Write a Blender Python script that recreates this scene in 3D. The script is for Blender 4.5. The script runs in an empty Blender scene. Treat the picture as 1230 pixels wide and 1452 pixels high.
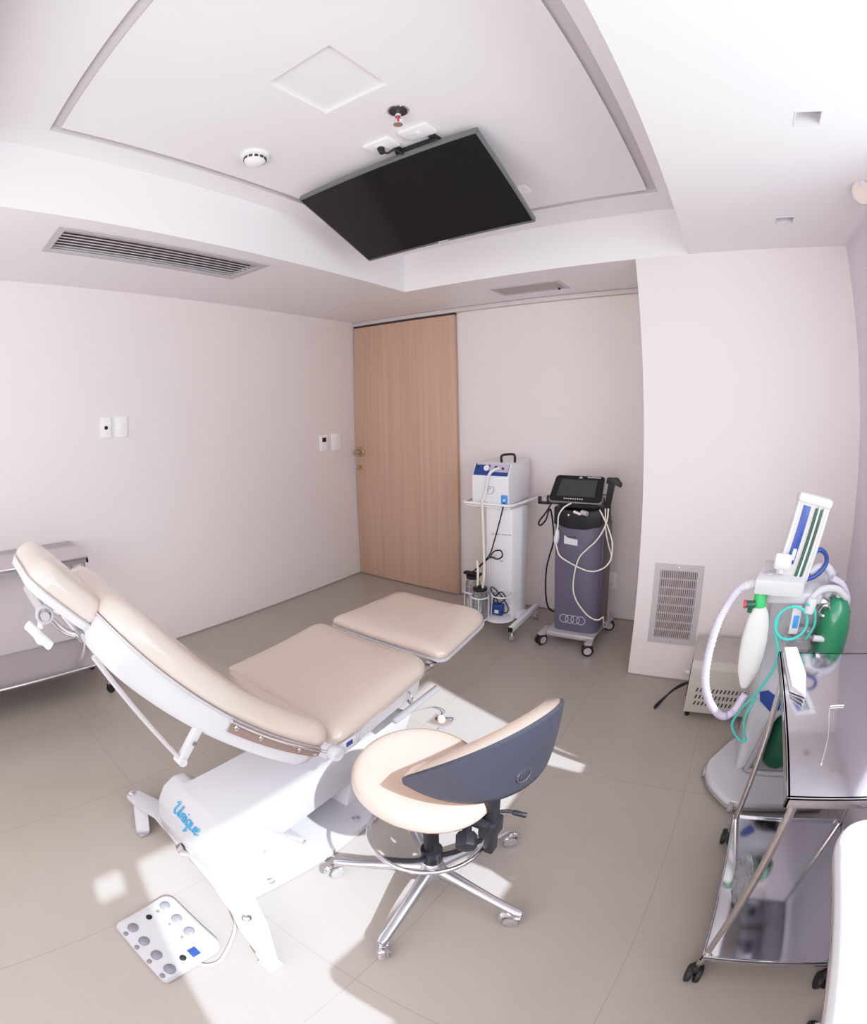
import bpy, bmesh, math, random
from mathutils import Vector as V, Matrix
random.seed(4)
S = bpy.context.scene
COL = S.collection
PI = math.pi

# ------------------------------------------------------------------ materials
def mat(name, col, rough=.5, metal=0., var=0., scale=8., bump=0., trans=0., coat=0., emit=0., spec=.5, ior=1.45, aniso=None):
    m = bpy.data.materials.new(name); m.use_nodes = True
    nt = m.node_tree; b = nt.nodes['Principled BSDF']
    c = (*col, 1)
    b.inputs['Base Color'].default_value = c
    b.inputs['Roughness'].default_value = rough
    b.inputs['Metallic'].default_value = metal
    b.inputs['Specular IOR Level'].default_value = spec
    b.inputs['IOR'].default_value = ior
    if trans: b.inputs['Transmission Weight'].default_value = trans
    if coat:
        b.inputs['Coat Weight'].default_value = coat; b.inputs['Coat Roughness'].default_value = .08
    if emit:
        b.inputs['Emission Color'].default_value = c; b.inputs['Emission Strength'].default_value = emit
    tc = nt.nodes.new('ShaderNodeTexCoord')
    n = nt.nodes.new('ShaderNodeTexNoise'); n.inputs['Scale'].default_value = scale; n.inputs['Detail'].default_value = 4
    nt.links.new(tc.outputs['Object'], n.inputs['Vector'])
    if aniso:
        mp = nt.nodes.new('ShaderNodeMapping'); mp.inputs['Scale'].default_value = aniso
        nt.links.new(tc.outputs['Object'], mp.inputs['Vector']); nt.links.new(mp.outputs[0], n.inputs['Vector'])
    if var:
        mx = nt.nodes.new('ShaderNodeMix'); mx.data_type = 'RGBA'
        mx.inputs[6].default_value = tuple(max(0, v*(1-var)) for v in col)+(1,)
        mx.inputs[7].default_value = tuple(min(1, v*(1+var)) for v in col)+(1,)
        nt.links.new(n.outputs['Fac'], mx.inputs[0]); nt.links.new(mx.outputs[2], b.inputs['Base Color'])
    if bump:
        bp = nt.nodes.new('ShaderNodeBump'); bp.inputs['Strength'].default_value = bump; bp.inputs['Distance'].default_value = .002
        nt.links.new(n.outputs['Fac'], bp.inputs['Height']); nt.links.new(bp.outputs[0], b.inputs['Normal'])
    return m

M = {}
M['wall'] = mat('wall_paint', (.755, .70, .685), .6, var=.01, scale=3)
M['wallr'] = mat('wall_cool_light_tint', (.68, .645, .72), .6, var=.01, scale=3)  # cool window light tinted into the right wall's colour
M['ceil'] = mat('ceiling_paint', (.82, .80, .81), .45, var=.008, scale=3)
M['groove'] = mat('groove_paint', (.60, .575, .59), .7)
M['trim'] = mat('trim_grey', (.30, .28, .27), .6)
M['track'] = mat('track_paint', (.60, .56, .55), .5)
M['cushion'] = mat('beige_vinyl', (.59, .485, .42), .20, var=.02, scale=30, coat=.7)
M['cushion2'] = mat('stool_vinyl', (.56, .415, .33), .22, var=.02, scale=30, coat=.5)
M['white'] = mat('white_plastic', (.66, .66, .68), .28, var=.01)
M['white2'] = mat('white_enamel', (.56, .56, .60), .22, var=.01)
M['whitep'] = mat('wall_plate_white', (.88, .87, .88), .3)
M['whitec'] = mat('cart_white', (.80, .80, .83), .3)
M['whitem'] = mat('white_matte', (.66, .65, .67), .5)
M['piping'] = mat('grey_piping', (.42, .40, .41), .4)
M['chrome'] = mat('chrome', (.78, .77, .79), .12, 1., var=.03)
M['steel'] = mat('brushed_steel', (.62, .60, .62), .22, 1., var=.05, scale=20, aniso=(1, 30, 1), bump=.03)
M['steelmir'] = mat('polished_steel', (.60, .60, .64), .10, 1., var=.03, scale=5)
M['alu'] = mat('cast_aluminium', (.58, .57, .60), .28, 1., var=.05, scale=15)
M['tube'] = mat('steel_tube', (.60, .56, .54), .2, 1., var=.04)
M['navy'] = mat('navy_plastic', (.036, .038, .052), .42, var=.08, scale=40, bump=.15, spec=.4)
M['black'] = mat('black_plastic', (.014, .014, .017), .45, var=.1, scale=20, spec=.3)
M['rubber'] = mat('black_rubber', (.012, .011, .012), .55, var=.1)
M['screen'] = mat('screen_glass', (.010, .010, .011), .10, spec=.35)
M['lcd'] = mat('grey_display', (.05, .052, .05), .2, spec=.3)
M['bezel'] = mat('tv_bezel', (.014, .014, .015), .35, spec=.25)
M['edge'] = mat('tv_edge', (.12, .13, .13), .35)
M['greyr'] = mat('grey_wheel', (.33, .32, .33), .35)
M['btn'] = mat('grey_button', (.20, .205, .235), .35, var=.05)
M['blue'] = mat('blue_label', (.02, .055, .26), .35, var=.05)
M['blue2'] = mat('bright_blue', (.05, .28, .78), .35)
M['script'] = mat('script_blue', (.05, .33, .62), .4)
M['lilac'] = mat('lilac_panel', (.50, .47, .60), .4)
M['purple'] = mat('purple_plastic', (.115, .104, .158), .35, var=.04, scale=6, coat=.08)
M['purple2'] = mat('dark_purple_side', (.10, .085, .11), .4)
M['beige'] = mat('beige_enamel', (.50, .475, .43), .4, var=.03)
M['brown'] = mat('slot_brown', (.24, .17, .14), .4)
M['dark'] = mat('dark_gap', (.035, .03, .032), .6)
M['vent'] = mat('vent_metal', (.52, .50, .52), .4, .3, var=.03)
M['ventd'] = mat('vent_dark', (.12, .105, .10), .7)
M['vslat2'] = mat('grille_slat', (.52, .49, .51), .45)
M['vslat'] = mat('vent_slat', (.45, .40, .39), .5, .2)
M['green'] = mat('cylinder_green', (.02, .22, .10), .25, var=.15, scale=10, coat=.4)
M['dgreen'] = mat('dark_green', (.015, .085, .045), .3, var=.3, scale=10)
M['lgreen'] = mat('bright_green', (.06, .58, .17), .35)
M['teal'] = mat('teal_tube', (.06, .60, .50), .3)
M['hose'] = mat('lilac_hose', (.55, .51, .66), .3, var=.02)
M['bag'] = mat('silicone_bag', (.76, .77, .74), .45, var=.03, scale=6)
M['clear'] = mat('clear_plastic', (.9, .92, .92), .08, trans=.85, ior=1.3)
M['cream'] = mat('cream_tube', (.78, .74, .64), .35)
M['red'] = mat('red_tip', (.55, .04, .06), .4)
M['brass'] = mat('brass', (.50, .36, .20), .3, .8, var=.1)
M['copper'] = mat('copper', (.55, .30, .22), .25, 1.)
M['towel'] = mat('white_cloth', (.74, .74, .77), .9, var=.03, scale=60, bump=.4)
M['mark'] = mat('grey_marking', (.45, .44, .46), .5)
M['lmark'] = mat('light_marking', (.62, .60, .66), .5)
M['knobw'] = mat('ivory_knob', (.86, .84, .82), .4)
M['pinkish'] = mat('lamp_shell', (.62, .52, .48), .4)
M['dim'] = mat('display_dim', (.05, .05, .06), .3)

def wood():
    m = mat('oak_veneer', (.55, .37, .26), .5); nt = m.node_tree; b = nt.nodes['Principled BSDF']
    tc = nt.nodes.new('ShaderNodeTexCoord'); mp = nt.nodes.new('ShaderNodeMapping')
    mp.inputs['Scale'].default_value = (14, 14, .35)
    n = nt.nodes.new('ShaderNodeTexNoise'); n.inputs['Scale'].default_value = 2.2; n.inputs['Detail'].default_value = 8; n.inputs['Roughness'].default_value = .6
    r = nt.nodes.new('ShaderNodeValToRGB')
    r.color_ramp.elements[0].position = .3; r.color_ramp.elements[0].color = (.50, .325, .235, 1)
    r.color_ramp.elements[1].position = .72; r.color_ramp.elements[1].color = (.585, .395, .290, 1)
    nt.links.new(tc.outputs['Object'], mp.inputs[0]); nt.links.new(mp.outputs[0], n.inputs['Vector'])
    nt.links.new(n.outputs['Fac'], r.inputs[0]); nt.links.new(r.outputs[0], b.inputs['Base Color'])
    return m
M['wood'] = wood()

def floor_mat():
    m = bpy.data.materials.new('porcelain_floor'); m.use_nodes = True
    nt = m.node_tree; b = nt.nodes['Principled BSDF']
    tc = nt.nodes.new('ShaderNodeTexCoord')
    n = nt.nodes.new('ShaderNodeTexNoise'); n.inputs['Scale'].default_value = 1.6; n.inputs['Detail'].default_value = 6; n.inputs['Roughness'].default_value = .55
    nt.links.new(tc.outputs['Object'], n.inputs['Vector'])
    mx = nt.nodes.new('ShaderNodeMix'); mx.data_type = 'RGBA'
    mx.inputs[6].default_value = (.352, .312, .276, 1); mx.inputs[7].default_value = (.425, .382, .342, 1)
    nt.links.new(n.outputs['Fac'], mx.inputs[0])
    sx = nt.nodes.new('ShaderNodeSeparateXYZ'); nt.links.new(tc.outputs['Object'], sx.inputs[0])
    def line(sock, off, period, w):
        a = nt.nodes.new('ShaderNodeMath'); a.operation = 'SUBTRACT'; nt.links.new(sock, a.inputs[0]); a.inputs[1].default_value = off
        p = nt.nodes.new('ShaderNodeMath'); p.operation = 'PINGPONG'; nt.links.new(a.outputs[0], p.inputs[0]); p.inputs[1].default_value = period/2
        c = nt.nodes.new('ShaderNodeMath'); c.operation = 'LESS_THAN'; nt.links.new(p.outputs[0], c.inputs[0]); c.inputs[1].default_value = w
        return c.outputs[0]
    lx = line(sx.outputs[0], -.605, .6675, .0013); ly = line(sx.outputs[1], .443, 1.33, .0013)
    mm = nt.nodes.new('ShaderNodeMath'); mm.operation = 'MAXIMUM'; nt.links.new(lx, mm.inputs[0]); nt.links.new(ly, mm.inputs[1])
    m2 = nt.nodes.new('ShaderNodeMix'); m2.data_type = 'RGBA'; nt.links.new(mm.outputs[0], m2.inputs[0])
    nt.links.new(mx.outputs[2], m2.inputs[6]); m2.inputs[7].default_value = (.295, .26, .232, 1)
    nt.links.new(m2.outputs[2], b.inputs['Base Color'])
    b.inputs['Roughness'].default_value = .26
    return m
M['floor'] = floor_mat()

# ------------------------------------------------------------------ mesh builder
def catmull(pts, n=8):
    pts = [V(p) for p in pts]
    if len(pts) < 3: return pts
    out = []
    P = [pts[0]*2-pts[1]]+pts+[pts[-1]*2-pts[-2]]
    for i in range(1, len(P)-2):
        p0, p1, p2, p3 = P[i-1:i+3]
        for k in range(n):
            t = k/n
            out.append(.5*((2*p1)+(-p0+p2)*t+(2*p0-5*p1+4*p2-p3)*t*t+(-p0+3*p1-3*p2+p3)*t**3))
    out.append(pts[-1]); return out

SPLIT = {'socket', 'screw', 'side_slot', 'shell_bolt', 'shroud_bolt', 'arm_bolt', 'plate_ring', 'round_button', 'small_button', 'black_button', 'key', 'switch', 'rubber_foot'}
class MB:
    def __init__(s): s.bm = bmesh.new()
    def faces(s, vs, fs):
        v = [s.bm.verts.new(p) for p in vs]
        for f in fs:
            try: s.bm.faces.new([v[i] for i in f])
            except ValueError: pass
        return v
    def box(s, a, b, bev=0., rot=None, piv=None, seg=2):
        a, b = V(a), V(b); lo = V([min(a[i], b[i]) for i in range(3)]); hi = V([max(a[i], b[i]) for i in range(3)])
        t = bmesh.new(); bmesh.ops.create_cube(t, size=1)
        for v in t.verts: v.co = V([lo[i]+(v.co[i]+.5)*(hi[i]-lo[i]) for i in range(3)])
        if bev: bmesh.ops.bevel(t, geom=t.edges[:], offset=bev, segments=seg, profile=.5, affect='EDGES')
        if rot is not None:
            p = V(piv) if piv is not None else (lo+hi)/2
            for v in t.verts: v.co = rot @ (v.co-p)+p
        s.merge(t); return s
    def merge(s, t):
        idx = {}
        for v in t.verts: idx[v] = s.bm.verts.new(v.co)
        for f in t.faces:
            try: s.bm.faces.new([idx[v] for v in f.verts])
            except ValueError: pass
        t.free()
    def tube(s, pts, r, n=10, smooth=0, closed=False, cap=True):
        if smooth: pts = catmull(pts, smooth)
        pts = [V(p) for p in pts]; N = len(pts); rings = []
        up = None
        for i, p in enumerate(pts):
            if closed: d = pts[(i+1) % N]-pts[i-1]
            else: d = pts[min(i+1, N-1)]-pts[max(i-1, 0)]
            if d.length < 1e-9: d = V((0, 0, 1))
            d.normalize()
            if up is None:
                up = V((0, 0, 1)) if abs(d.z) < .9 else V((1, 0, 0))
            x = up-d*up.dot(d)
            if x.length < 1e-6: x = V((0, 1, 0)).cross(d)
            x.normalize(); up = x; y = d.cross(x)
            rr = r(i/(N-1)) if callable(r) else r
            rings.append([s.bm.verts.new(p+(x*math.cos(a)+y*math.sin(a))*rr) for a in [2*PI*k/n for k in range(n)]])
        m = N if closed else N-1
        for i in range(m):
            A, B = rings[i], rings[(i+1) % N]
            for k in range(n):
                try: s.bm.faces.new([A[k], A[(k+1) % n], B[(k+1) % n], B[k]])
                except ValueError: pass
        if cap and not closed:
            s.bm.faces.new(rings[0][::-1]); s.bm.faces.new(rings[-1])
        return s
    def cyl(s, a, b, r, r2=None, n=20, bev=0.):
        a, b = V(a), V(b); L = (b-a).length; r2 = r if r2 is None else r2
        if bev:
            d = (b-a)/L
            return s.prof(a, d, [(0, r-bev), (bev*.3, r-bev*.3), (bev, r), (L-bev, r2), (L-bev*.3, r2-bev*.3), (L, r2-bev)], n)
        return s.prof(a, (b-a)/L, [(0, r), (L, r2)], n)
    def prof(s, o, d, pr, n=24):
        """surface of revolution: pr = [(distance along d, radius)]"""
        o, d = V(o), V(d).normalized(); x = d.orthogonal().normalized(); y = d.cross(x); rings = []
        for h, r in pr: rings.append([s.bm.verts.new(o+d*h+(x*math.cos(2*PI*k/n)+y*math.sin(2*PI*k/n))*max(r, 1e-4)) for k in range(n)])
        for A, B in zip(rings, rings[1:]):
            for k in range(n): s.bm.faces.new([A[k], A[(k+1) % n], B[(k+1) % n], B[k]])
        s.bm.faces.new(rings[0][::-1]); s.bm.faces.new(rings[-1]); return s
    def ball(s, c, r, n=16, sc=(1, 1, 1)):
        t = bmesh.new(); bmesh.ops.create_uvsphere(t, u_segments=n, v_segments=n//2+2, radius=r)
        for v in t.verts: v.co = V(c)+V([v.co[i]*sc[i] for i in range(3)])
        s.merge(t); return s
    def torus(s, c, ax, R, r, n=40, m=8, a0=0, a1=2*PI):
        c, ax = V(c), V(ax).normalized(); x = ax.orthogonal().normalized(); y = ax.cross(x)
        full = abs(a1-a0-2*PI) < 1e-6
        k = n if full else n+1
        return s.tube([c+(x*math.cos(a0+(a1-a0)*i/n)+y*math.sin(a0+(a1-a0)*i/n))*R for i in range(k)], r, m, closed=full)
    def prism(s, pts, h, bev=0.):
        """pts: 3d planar polygon; h: extrusion vector"""
        t = bmesh.new(); a = [t.verts.new(V(p)) for p in pts]; b = [t.verts.new(V(p)+V(h)) for p in pts]; n = len(a)
        t.faces.new(a[::-1]); t.faces.new(b)
        for i in range(n): t.faces.new([a[i], a[(i+1) % n], b[(i+1) % n], b[i]])
        if bev: bmesh.ops.bevel(t, geom=t.edges[:], offset=bev, segments=2, profile=.5, affect='EDGES')
        s.merge(t); return s
    def pad(s, outline, prof, fn, crown=0.):
        """cushion: outline [(u,w)]; prof [(inset,height)] bottom to top; fn maps (u,w,h) to a point"""
        cu = sum(p[0] for p in outline)/len(outline); cw = sum(p[1] for p in outline)/len(outline); rings = []
        n = len(outline)
        def ring(ins, h, k=1.):
            o = []
            for u, w in outline:
                du, dw = u-cu, w-cw; L = math.hypot(du, dw); q = max(0, (L-ins)/L)*k
                o.append(s.bm.verts.new(fn(cu+du*q, cw+dw*q, h)))
            return o
        for ins, h in prof: rings.append(ring(ins, h))
        ins, h = prof[-1]
        for k, f in ((.8, .36), (.6, .64), (.4, .84), (.2, .96)): rings.append(ring(ins, h+crown*f, k))
        for A, B in zip(rings, rings[1:]):
            for i in range(n): s.bm.faces.new([A[i], A[(i+1) % n], B[(i+1) % n], B[i]])
        c = s.bm.verts.new(fn(cu, cw, h+crown)); R = rings[-1]
        for i in range(n): s.bm.faces.new([R[i], R[(i+1) % n], c])
        rings2 = [rings[0]]
        ins0, h0 = prof[0]
        for k in (.66, .33): rings2.append(ring(ins0, h0, k))
        for A, B in zip(rings2, rings2[1:]):
            for i in range(n): s.bm.faces.new([B[i], B[(i+1) % n], A[(i+1) % n], A[i]])
        c = s.bm.verts.new(fn(cu, cw, h0)); R = rings2[-1]
        for i in range(n): s.bm.faces.new([R[(i+1) % n], R[i], c])
        return s
    def build(s, name, m, parent=None, origin=None, sharp=38, flat=False):
        bm = s.bm
        if name in SPLIT:
            todo = set(bm.verts); last = None
            while todo:
                v0 = next(iter(todo)); isl = {v0}; st_ = [v0]
                while st_:
                    for e in st_.pop().link_edges:
                        for w_ in e.verts:
                            if w_ not in isl: isl.add(w_); st_.append(w_)
                todo -= isl; mp = {}; p = MB()
                for v in isl: mp[v] = p.bm.verts.new(v.co)
                for f in {f for v in isl for f in v.link_faces}: p.bm.faces.new([mp[v] for v in f.verts])
                last = p.build1(name, m, parent, origin, sharp, flat)
            bm.free(); return last
        return s.build1(name, m, parent, origin, sharp, flat)
    def build1(s, name, m, parent=None, origin=None, sharp=38, flat=False):
        bm = s.bm
        bmesh.ops.recalc_face_normals(bm, faces=bm.faces[:])
        po = V(parent['_o']) if parent is not None else V((0, 0, 0))
        if origin is None:
            if parent is not None: origin = po
            elif bm.verts:
                lo = V([min(v.co[i] for v in bm.verts) for i in range(3)]); hi = V([max(v.co[i] for v in bm.verts) for i in range(3)])
                origin = V(((lo.x+hi.x)/2, (lo.y+hi.y)/2, lo.z))
        origin = V(origin)
        for v in bm.verts: v.co -= origin
        if not flat:
            for f in bm.faces: f.smooth = True
            for e in bm.edges:
                if len(e.link_faces) == 2 and e.calc_face_angle(0) > math.radians(sharp): e.smooth = False
        me = bpy.data.meshes.new(name); bm.to_mesh(me); bm.free()
        me.materials.append(m)
        o = bpy.data.objects.new(name, me); COL.objects.link(o)
        o.location = origin-po; o['_o'] = tuple(origin)
        if parent is not None: o.parent = parent
        return o

def tag(o, label=None, cat=None, group=None, kind=None):
    if label: o['label'] = label
    if cat: o['category'] = cat
    if group: o['group'] = group
    if kind: o['kind'] = kind
    return o
def thing(name, loc, label, cat, group=None):
    o = bpy.data.objects.new(name, None); COL.objects.link(o); o.location = loc; o['_o'] = tuple(loc); o.empty_display_size = .05
    return tag(o, label, cat, group)
def struct(o): o['kind'] = 'structure'; return o
def text(name, body, size, loc, xdir, ydir, m, parent, shear=0., ext=.0006, bold=0.):
    c = bpy.data.curves.new(name, 'FONT'); c.body = body; c.size = size; c.extrude = ext; c.shear = shear; c.offset = bold
    c.align_x = 'CENTER'; c.align_y = 'CENTER'; c.materials.append(m)
    tmp = bpy.data.objects.new(name+'_c', c)
    me = bpy.data.meshes.new_from_object(tmp); bpy.data.objects.remove(tmp)
    o = bpy.data.objects.new(name, me); COL.objects.link(o)
    x = V(xdir).normalized(); y = V(ydir); y = (y-x*y.dot(x)).normalized(); z = x.cross(y)
    R = Matrix((x, y, z)).transposed().to_4x4(); R.translation = V(loc)-V(parent['_o'])
    o.parent = parent; o.matrix_local = R; return o

# ------------------------------------------------------------------ room shell
XL, XR, YB, YF, ZS, ZC = -3.21, .78, 3.52, -1.6, 2.439, 2.715
TX0, TX1, TY0, TY1 = -2.033, -.134, -.12, 2.742

def sheet(holes, x0, x1, y0, y1, z):
    """flat sheet with rectangular holes"""
    mb = MB(); xs = sorted({x0, x1, *[h[0] for h in holes], *[h[1] for h in holes]}); ys = sorted({y0, y1, *[h[2] for h in holes], *[h[3] for h in holes]})
    gv = {}
    for a, b in zip(xs, xs[1:]):
        for c, d in zip(ys, ys[1:]):
            mx, my = (a+b)/2, (c+d)/2
            if any(h[0] < mx < h[1] and h[2] < my < h[3] for h in holes): continue
            vs = []
            for k in ((a, c), (b, c), (b, d), (a, d)):
                if k not in gv: gv[k] = mb.bm.verts.new((k[0], k[1], z))
                vs.append(gv[k])
            mb.bm.faces.new(vs)
    return mb
def ringbox(mb, x0, x1, y0, y1, w, z0, z1, bev=0., axes='xyz'):
    P_ = {'xyz': lambda a, b, c: (a, b, c), 'xzy': lambda a, b, c: (a, c, b)}[axes]
    for a, b, c, d in ((x0, x0+w, y0, y1), (x1-w, x1, y0, y1), (x0+w, x1-w, y0, y0+w), (x0+w, x1-w, y1-w, y1)): mb.box(P_(a, c, z0), P_(b, d, z1), bev)
def well(mb, h, z0, z1, top=True):
    x0, x1, y0, y1 = h
    c = [(x0, y0), (x1, y0), (x1, y1), (x0, y1)]
    for i in range(4):
        a, b = c[i], c[(i+1) % 4]
        mb.faces([(*a, z0), (*b, z0), (*b, z1), (*a, z1)], [(0, 1, 2, 3)])
    if top: mb.faces([(*p, z1) for p in c], [(0, 1, 2, 3)])

fl = MB(); fl.box((XL-.1, YF-.1, -.1), (XR+.1, YB+.1, 0)); struct(fl.build('floor', M['floor'], origin=(0, 0, 0)))
w = MB(); w.box((XL-.1, YF-.1, 0), (XL, YB+.1, 2.9)); struct(w.build('wall_left', M['wall']))
w = MB(); w.box((XL, YB, 0), (XR, YB+.1, 2.9)); struct(w.build('wall_back', M['wall']))
w = MB(); w.box((XL-.1, YF-.1, 0), (XR+.1, YF, 2.9)); struct(w.build('wall_front', M['wall']))
# right wall with the window opening; unseen slot added for a sun patch
WY0, WY1, WZ0, WZ1 = -.48, 1.52, 1.20, 2.36
w = MB()
T = .09
for a, b in (((XR, YF, 0), (XR+T, YB, WZ0)), ((XR, YF, WZ1), (XR+T, YB, 2.9)), ((XR, WY1, WZ0), (XR+T, YB, WZ1)), ((XR, YF, WZ0), (XR+T, -.66, WZ1)),
             ((XR, -.66, WZ0), (XR+T, -.52, 2.17)), ((XR, -.52, WZ0), (XR+T, WY0, WZ1))): w.box(a, b)
struct(w.build('wall_right', M['wallr']))
# window frame
wf = MB()
for a, b in (((XR+.03, WY0, WZ0), (XR+.07, WY1, WZ0+.03)), ((XR+.03, WY0, WZ1-.02), (XR+.07, WY1, WZ1)), ((XR+.03, WY0, WZ0), (XR+.07, WY0+.03, WZ1)), ((XR+.03, WY1-.02, WZ0), (XR+.07, WY1, WZ1))): wf.box(a, b, .003)
struct(wf.build('window_1', M['whitem']))
# pillar
w = MB(); w.box((-.441, 2.742, 0), (XR, YB, ZS+.0)); struct(w.build('wall_side', M['wall']))

# lower ceiling (soffit) with tray opening, downlight recesses and grille openings
lights = [(.327, .411, 1.338, 1.42), (.327, .411, 2.245, 2.327)]
grille = (-2.515, -2.165, .468, 1.632); vent2 = (-1.505, -1.02, 3.035, 3.262)
tray = (TX0, TX1, TY0, TY1)
mb = sheet([tray, *lights, grille, vent2], XL, XR, YF, YB, ZS)
for h in lights: well(mb, h, ZS, ZS+.05)
for h in (grille, vent2): well(mb, h, ZS, ZS+.10)
well(mb, tray, ZS, ZC, top=False)
struct(mb.build('ceiling', M['ceil'], origin=(0, 0, ZS), flat=True))
# upper ceiling with shadow groove and hatch recess
go = (-1.872, -.238, .27, 2.475); gi = (-1.832, -.288, .31, 2.435)
hat = (-1.164, -.882, .822, 1.100)
mb = sheet([go], TX0-.02, TX1+.02, TY0-.02, TY1+.02, ZC)
m2 = sheet([hat], gi[0], gi[1], gi[2], gi[3], ZC); well(m2, hat, ZC, ZC+.018, top=False)
mb.merge(m2.bm)
struct(mb.build('ceiling', M['ceil'], origin=(0, 0, ZC), flat=True))
mb = MB(); well(mb, go, ZC, ZC+.02, top=False); well(mb, gi, ZC, ZC+.02, top=False)
g = sheet([gi], go[0], go[1], go[2], go[3], ZC+.02); mb.merge(g.bm)
struct(mb.build('trim_1', M['groove'], origin=(0, 0, ZC), flat=True))
mb = MB(); mb.box((XL-.1, YF-.1, 2.9), (XR+.1, YB+.1, 3.0)); struct(mb.build('ceiling', M['ceil']))
# access hatch panel
mb = MB(); mb.box((hat[0]+.001, hat[2]+.001, ZC+.014), (hat[1]-.001, hat[3]-.001, ZC+.03))
tag(mb.build('ceiling_hatch', M['ceil']), 'white square access panel set into the raised ceiling', 'ceiling hatch')
# sliding door track and base lines
mb = MB(); mb.box((XL, 3.468, 2.404), (-.441, 3.50, ZS), .002); mb.box((XL, 3.50, 2.404), (-.441, YB, 2.42))
struct(mb.build('trim_2', M['track']))
mb = MB(); mb.box((XL, 3.462, ZS-.003), (-.441, 3.468, ZS+.0)); struct(mb.build('trim_3', M['trim']))
def base(side, a, b): m = MB(); m.box(a, b); struct(m.build('baseboard_'+side, M['trim']))
base('left', (XL, YF, 0), (XL+.004, YB, .011)); base('back', (-2.08, YB-.004, 0), (-.441, YB, .011)); base('pillar', (-.445, 2.738, 0), (XR, 2.742, .009)); base('side', (-.445, 2.738, 0), (-.441, YB, .011))

# door
door = thing('door_1', (-2.64, 3.49, 0), None, None); door['kind'] = 'structure'
mb = MB(); mb.box((XL+.01, 3.478, .008), (-2.075, 3.512, 2.385), .002); mb.build('door_leaf', M['wood'], door)
mb = MB(); mb.box((XL+.01, 3.482, 2.386), (-2.075, 3.515, 2.404)); mb.build('top_gap', M['dark'], door)
h = MB(); h.prof((-3.135, 3.478, 1.213), (0, -1, 0), [(0, .045), (.008, .045), (.012, .038), (.014, .012), (.04, .012), (.045, .022), (.06, .026), (.07, .020), (.073, .008)], 24); h.build('door_knob', M['brass'], door)
h = MB(); h.prof((-3.155, 3.478, 1.062), (0, -1, 0), [(0, .026), (.008, .026), (.011, .012), (.02, .010)], 20)
h.cyl((-3.18, 3.463, 1.055), (-3.13, 3.463, 1.072), .007); h.build('lock', M['brass'], door)

# wall plates on the left wall
def plate(y0, y1, z0, z1, name, label, cat, detail, group=None):
    t = thing(name, (XL, (y0+y1)/2, (z0+z1)/2), label, cat, group)
    mb = MB(); mb.box((XL, y0, z0), (XL+.012, y1, z1), .004); mb.build('cover_plate', M['whitep'], t)
    yc, zc = (y0+y1)/2, (z0+z1)/2
    if detail == 'dot':
        d = MB(); d.cyl((XL+.012, yc, zc), (XL+.016, yc, zc), .013); d.build('round_button', M['black'], t)
    elif detail == 'switch':
        d = MB(); d.box((XL+.011, yc-.022, zc-.018), (XL+.016, yc+.022, zc+.018), .002); d.build('rocker_switch', M['knobw'], t)
    elif detail == 'display':
        d = MB(); d.box((XL+.011, yc-.024, zc+.012), (XL+.0135, yc+.024, zc+.052), .001); d.build('display', M['black'], t)
        d = MB()
        for k in (-.016, .016): d.box((XL+.011, yc+k-.010, zc-.035), (XL+.0145, yc+k+.010, zc-.018), .001)
        d.build('key', M['knobw'], t)
    else:
        d = MB()
        for k in (.027, -.027): d.box((XL+.011, yc-.018, zc+k-.018), (XL+.015, yc+.018, zc+k+.018), .002)
        d.build('socket', M['knobw'], t)
    return t
plate(1.035, 1.113, 1.488, 1.618, 'wall_button', 'white wall plate with a single black round button', 'wall plate', 'dot')
plate(1.143, 1.232, 1.487, 1.620, 'light_switch', 'plain white switch plate beside the black-dot plate', 'light switch', 'switch')
plate(3.015, 3.115, 1.250, 1.393, 'wall_thermostat', 'white wall controller with small dark display', 'thermostat', 'display')
plate(3.165, 3.275, 1.250, 1.400, 'light_switch', 'white two-module switch plate between the thermostat and wooden door', 'light switch', 'pair')

# outlet on the back wall with white plug and cord
t = thing('power_outlet', (-.77, YB, .32), 'white wall outlet low between purple machine and pillar', 'outlet')
mb = MB(); mb.box((-.812, YB-.012, .255), (-.728, YB, .385), .004); mb.build('cover_plate', M['whitep'], t)
mb = MB(); mb.box((-.79, YB-.016, .335), (-.75, YB-.011, .36), .002); mb.box((-.79, YB-.016, .285), (-.75, YB-.011, .31), .002); mb.build('socket', M['knobw'], t)

# ------------------------------------------------------------------ ceiling fittings
t = thing('air_grille', (-2.34, 1.05, ZS), 'long grey linear air grille in the lowered ceiling strip', 'air grille')
mb = MB(); x0, x1, y0, y1 = grille
ringbox(mb, x0-.015, x1+.015, y0-.015, y1+.015, .037, ZS-.006, ZS+.004)
mb.build('grille_frame', M['vent'], t)
mb = MB(); mb.box((x0, y0, ZS+.03), (x1, y1, ZS+.034)); mb.build('grille_backing', M['ventd'], t)
mb = MB(); n = 8
for i in range(n):
    x = x0+.03+(x1-x0-.06)*i/(n-1)
    mb.box((x-.0115, y0+.01, ZS+.006), (x+.0115, y1-.01, ZS+.010), rot=Matrix.Rotation(.30, 3, 'Y'))
mb.build('slat', M['vslat2'], t)

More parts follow.
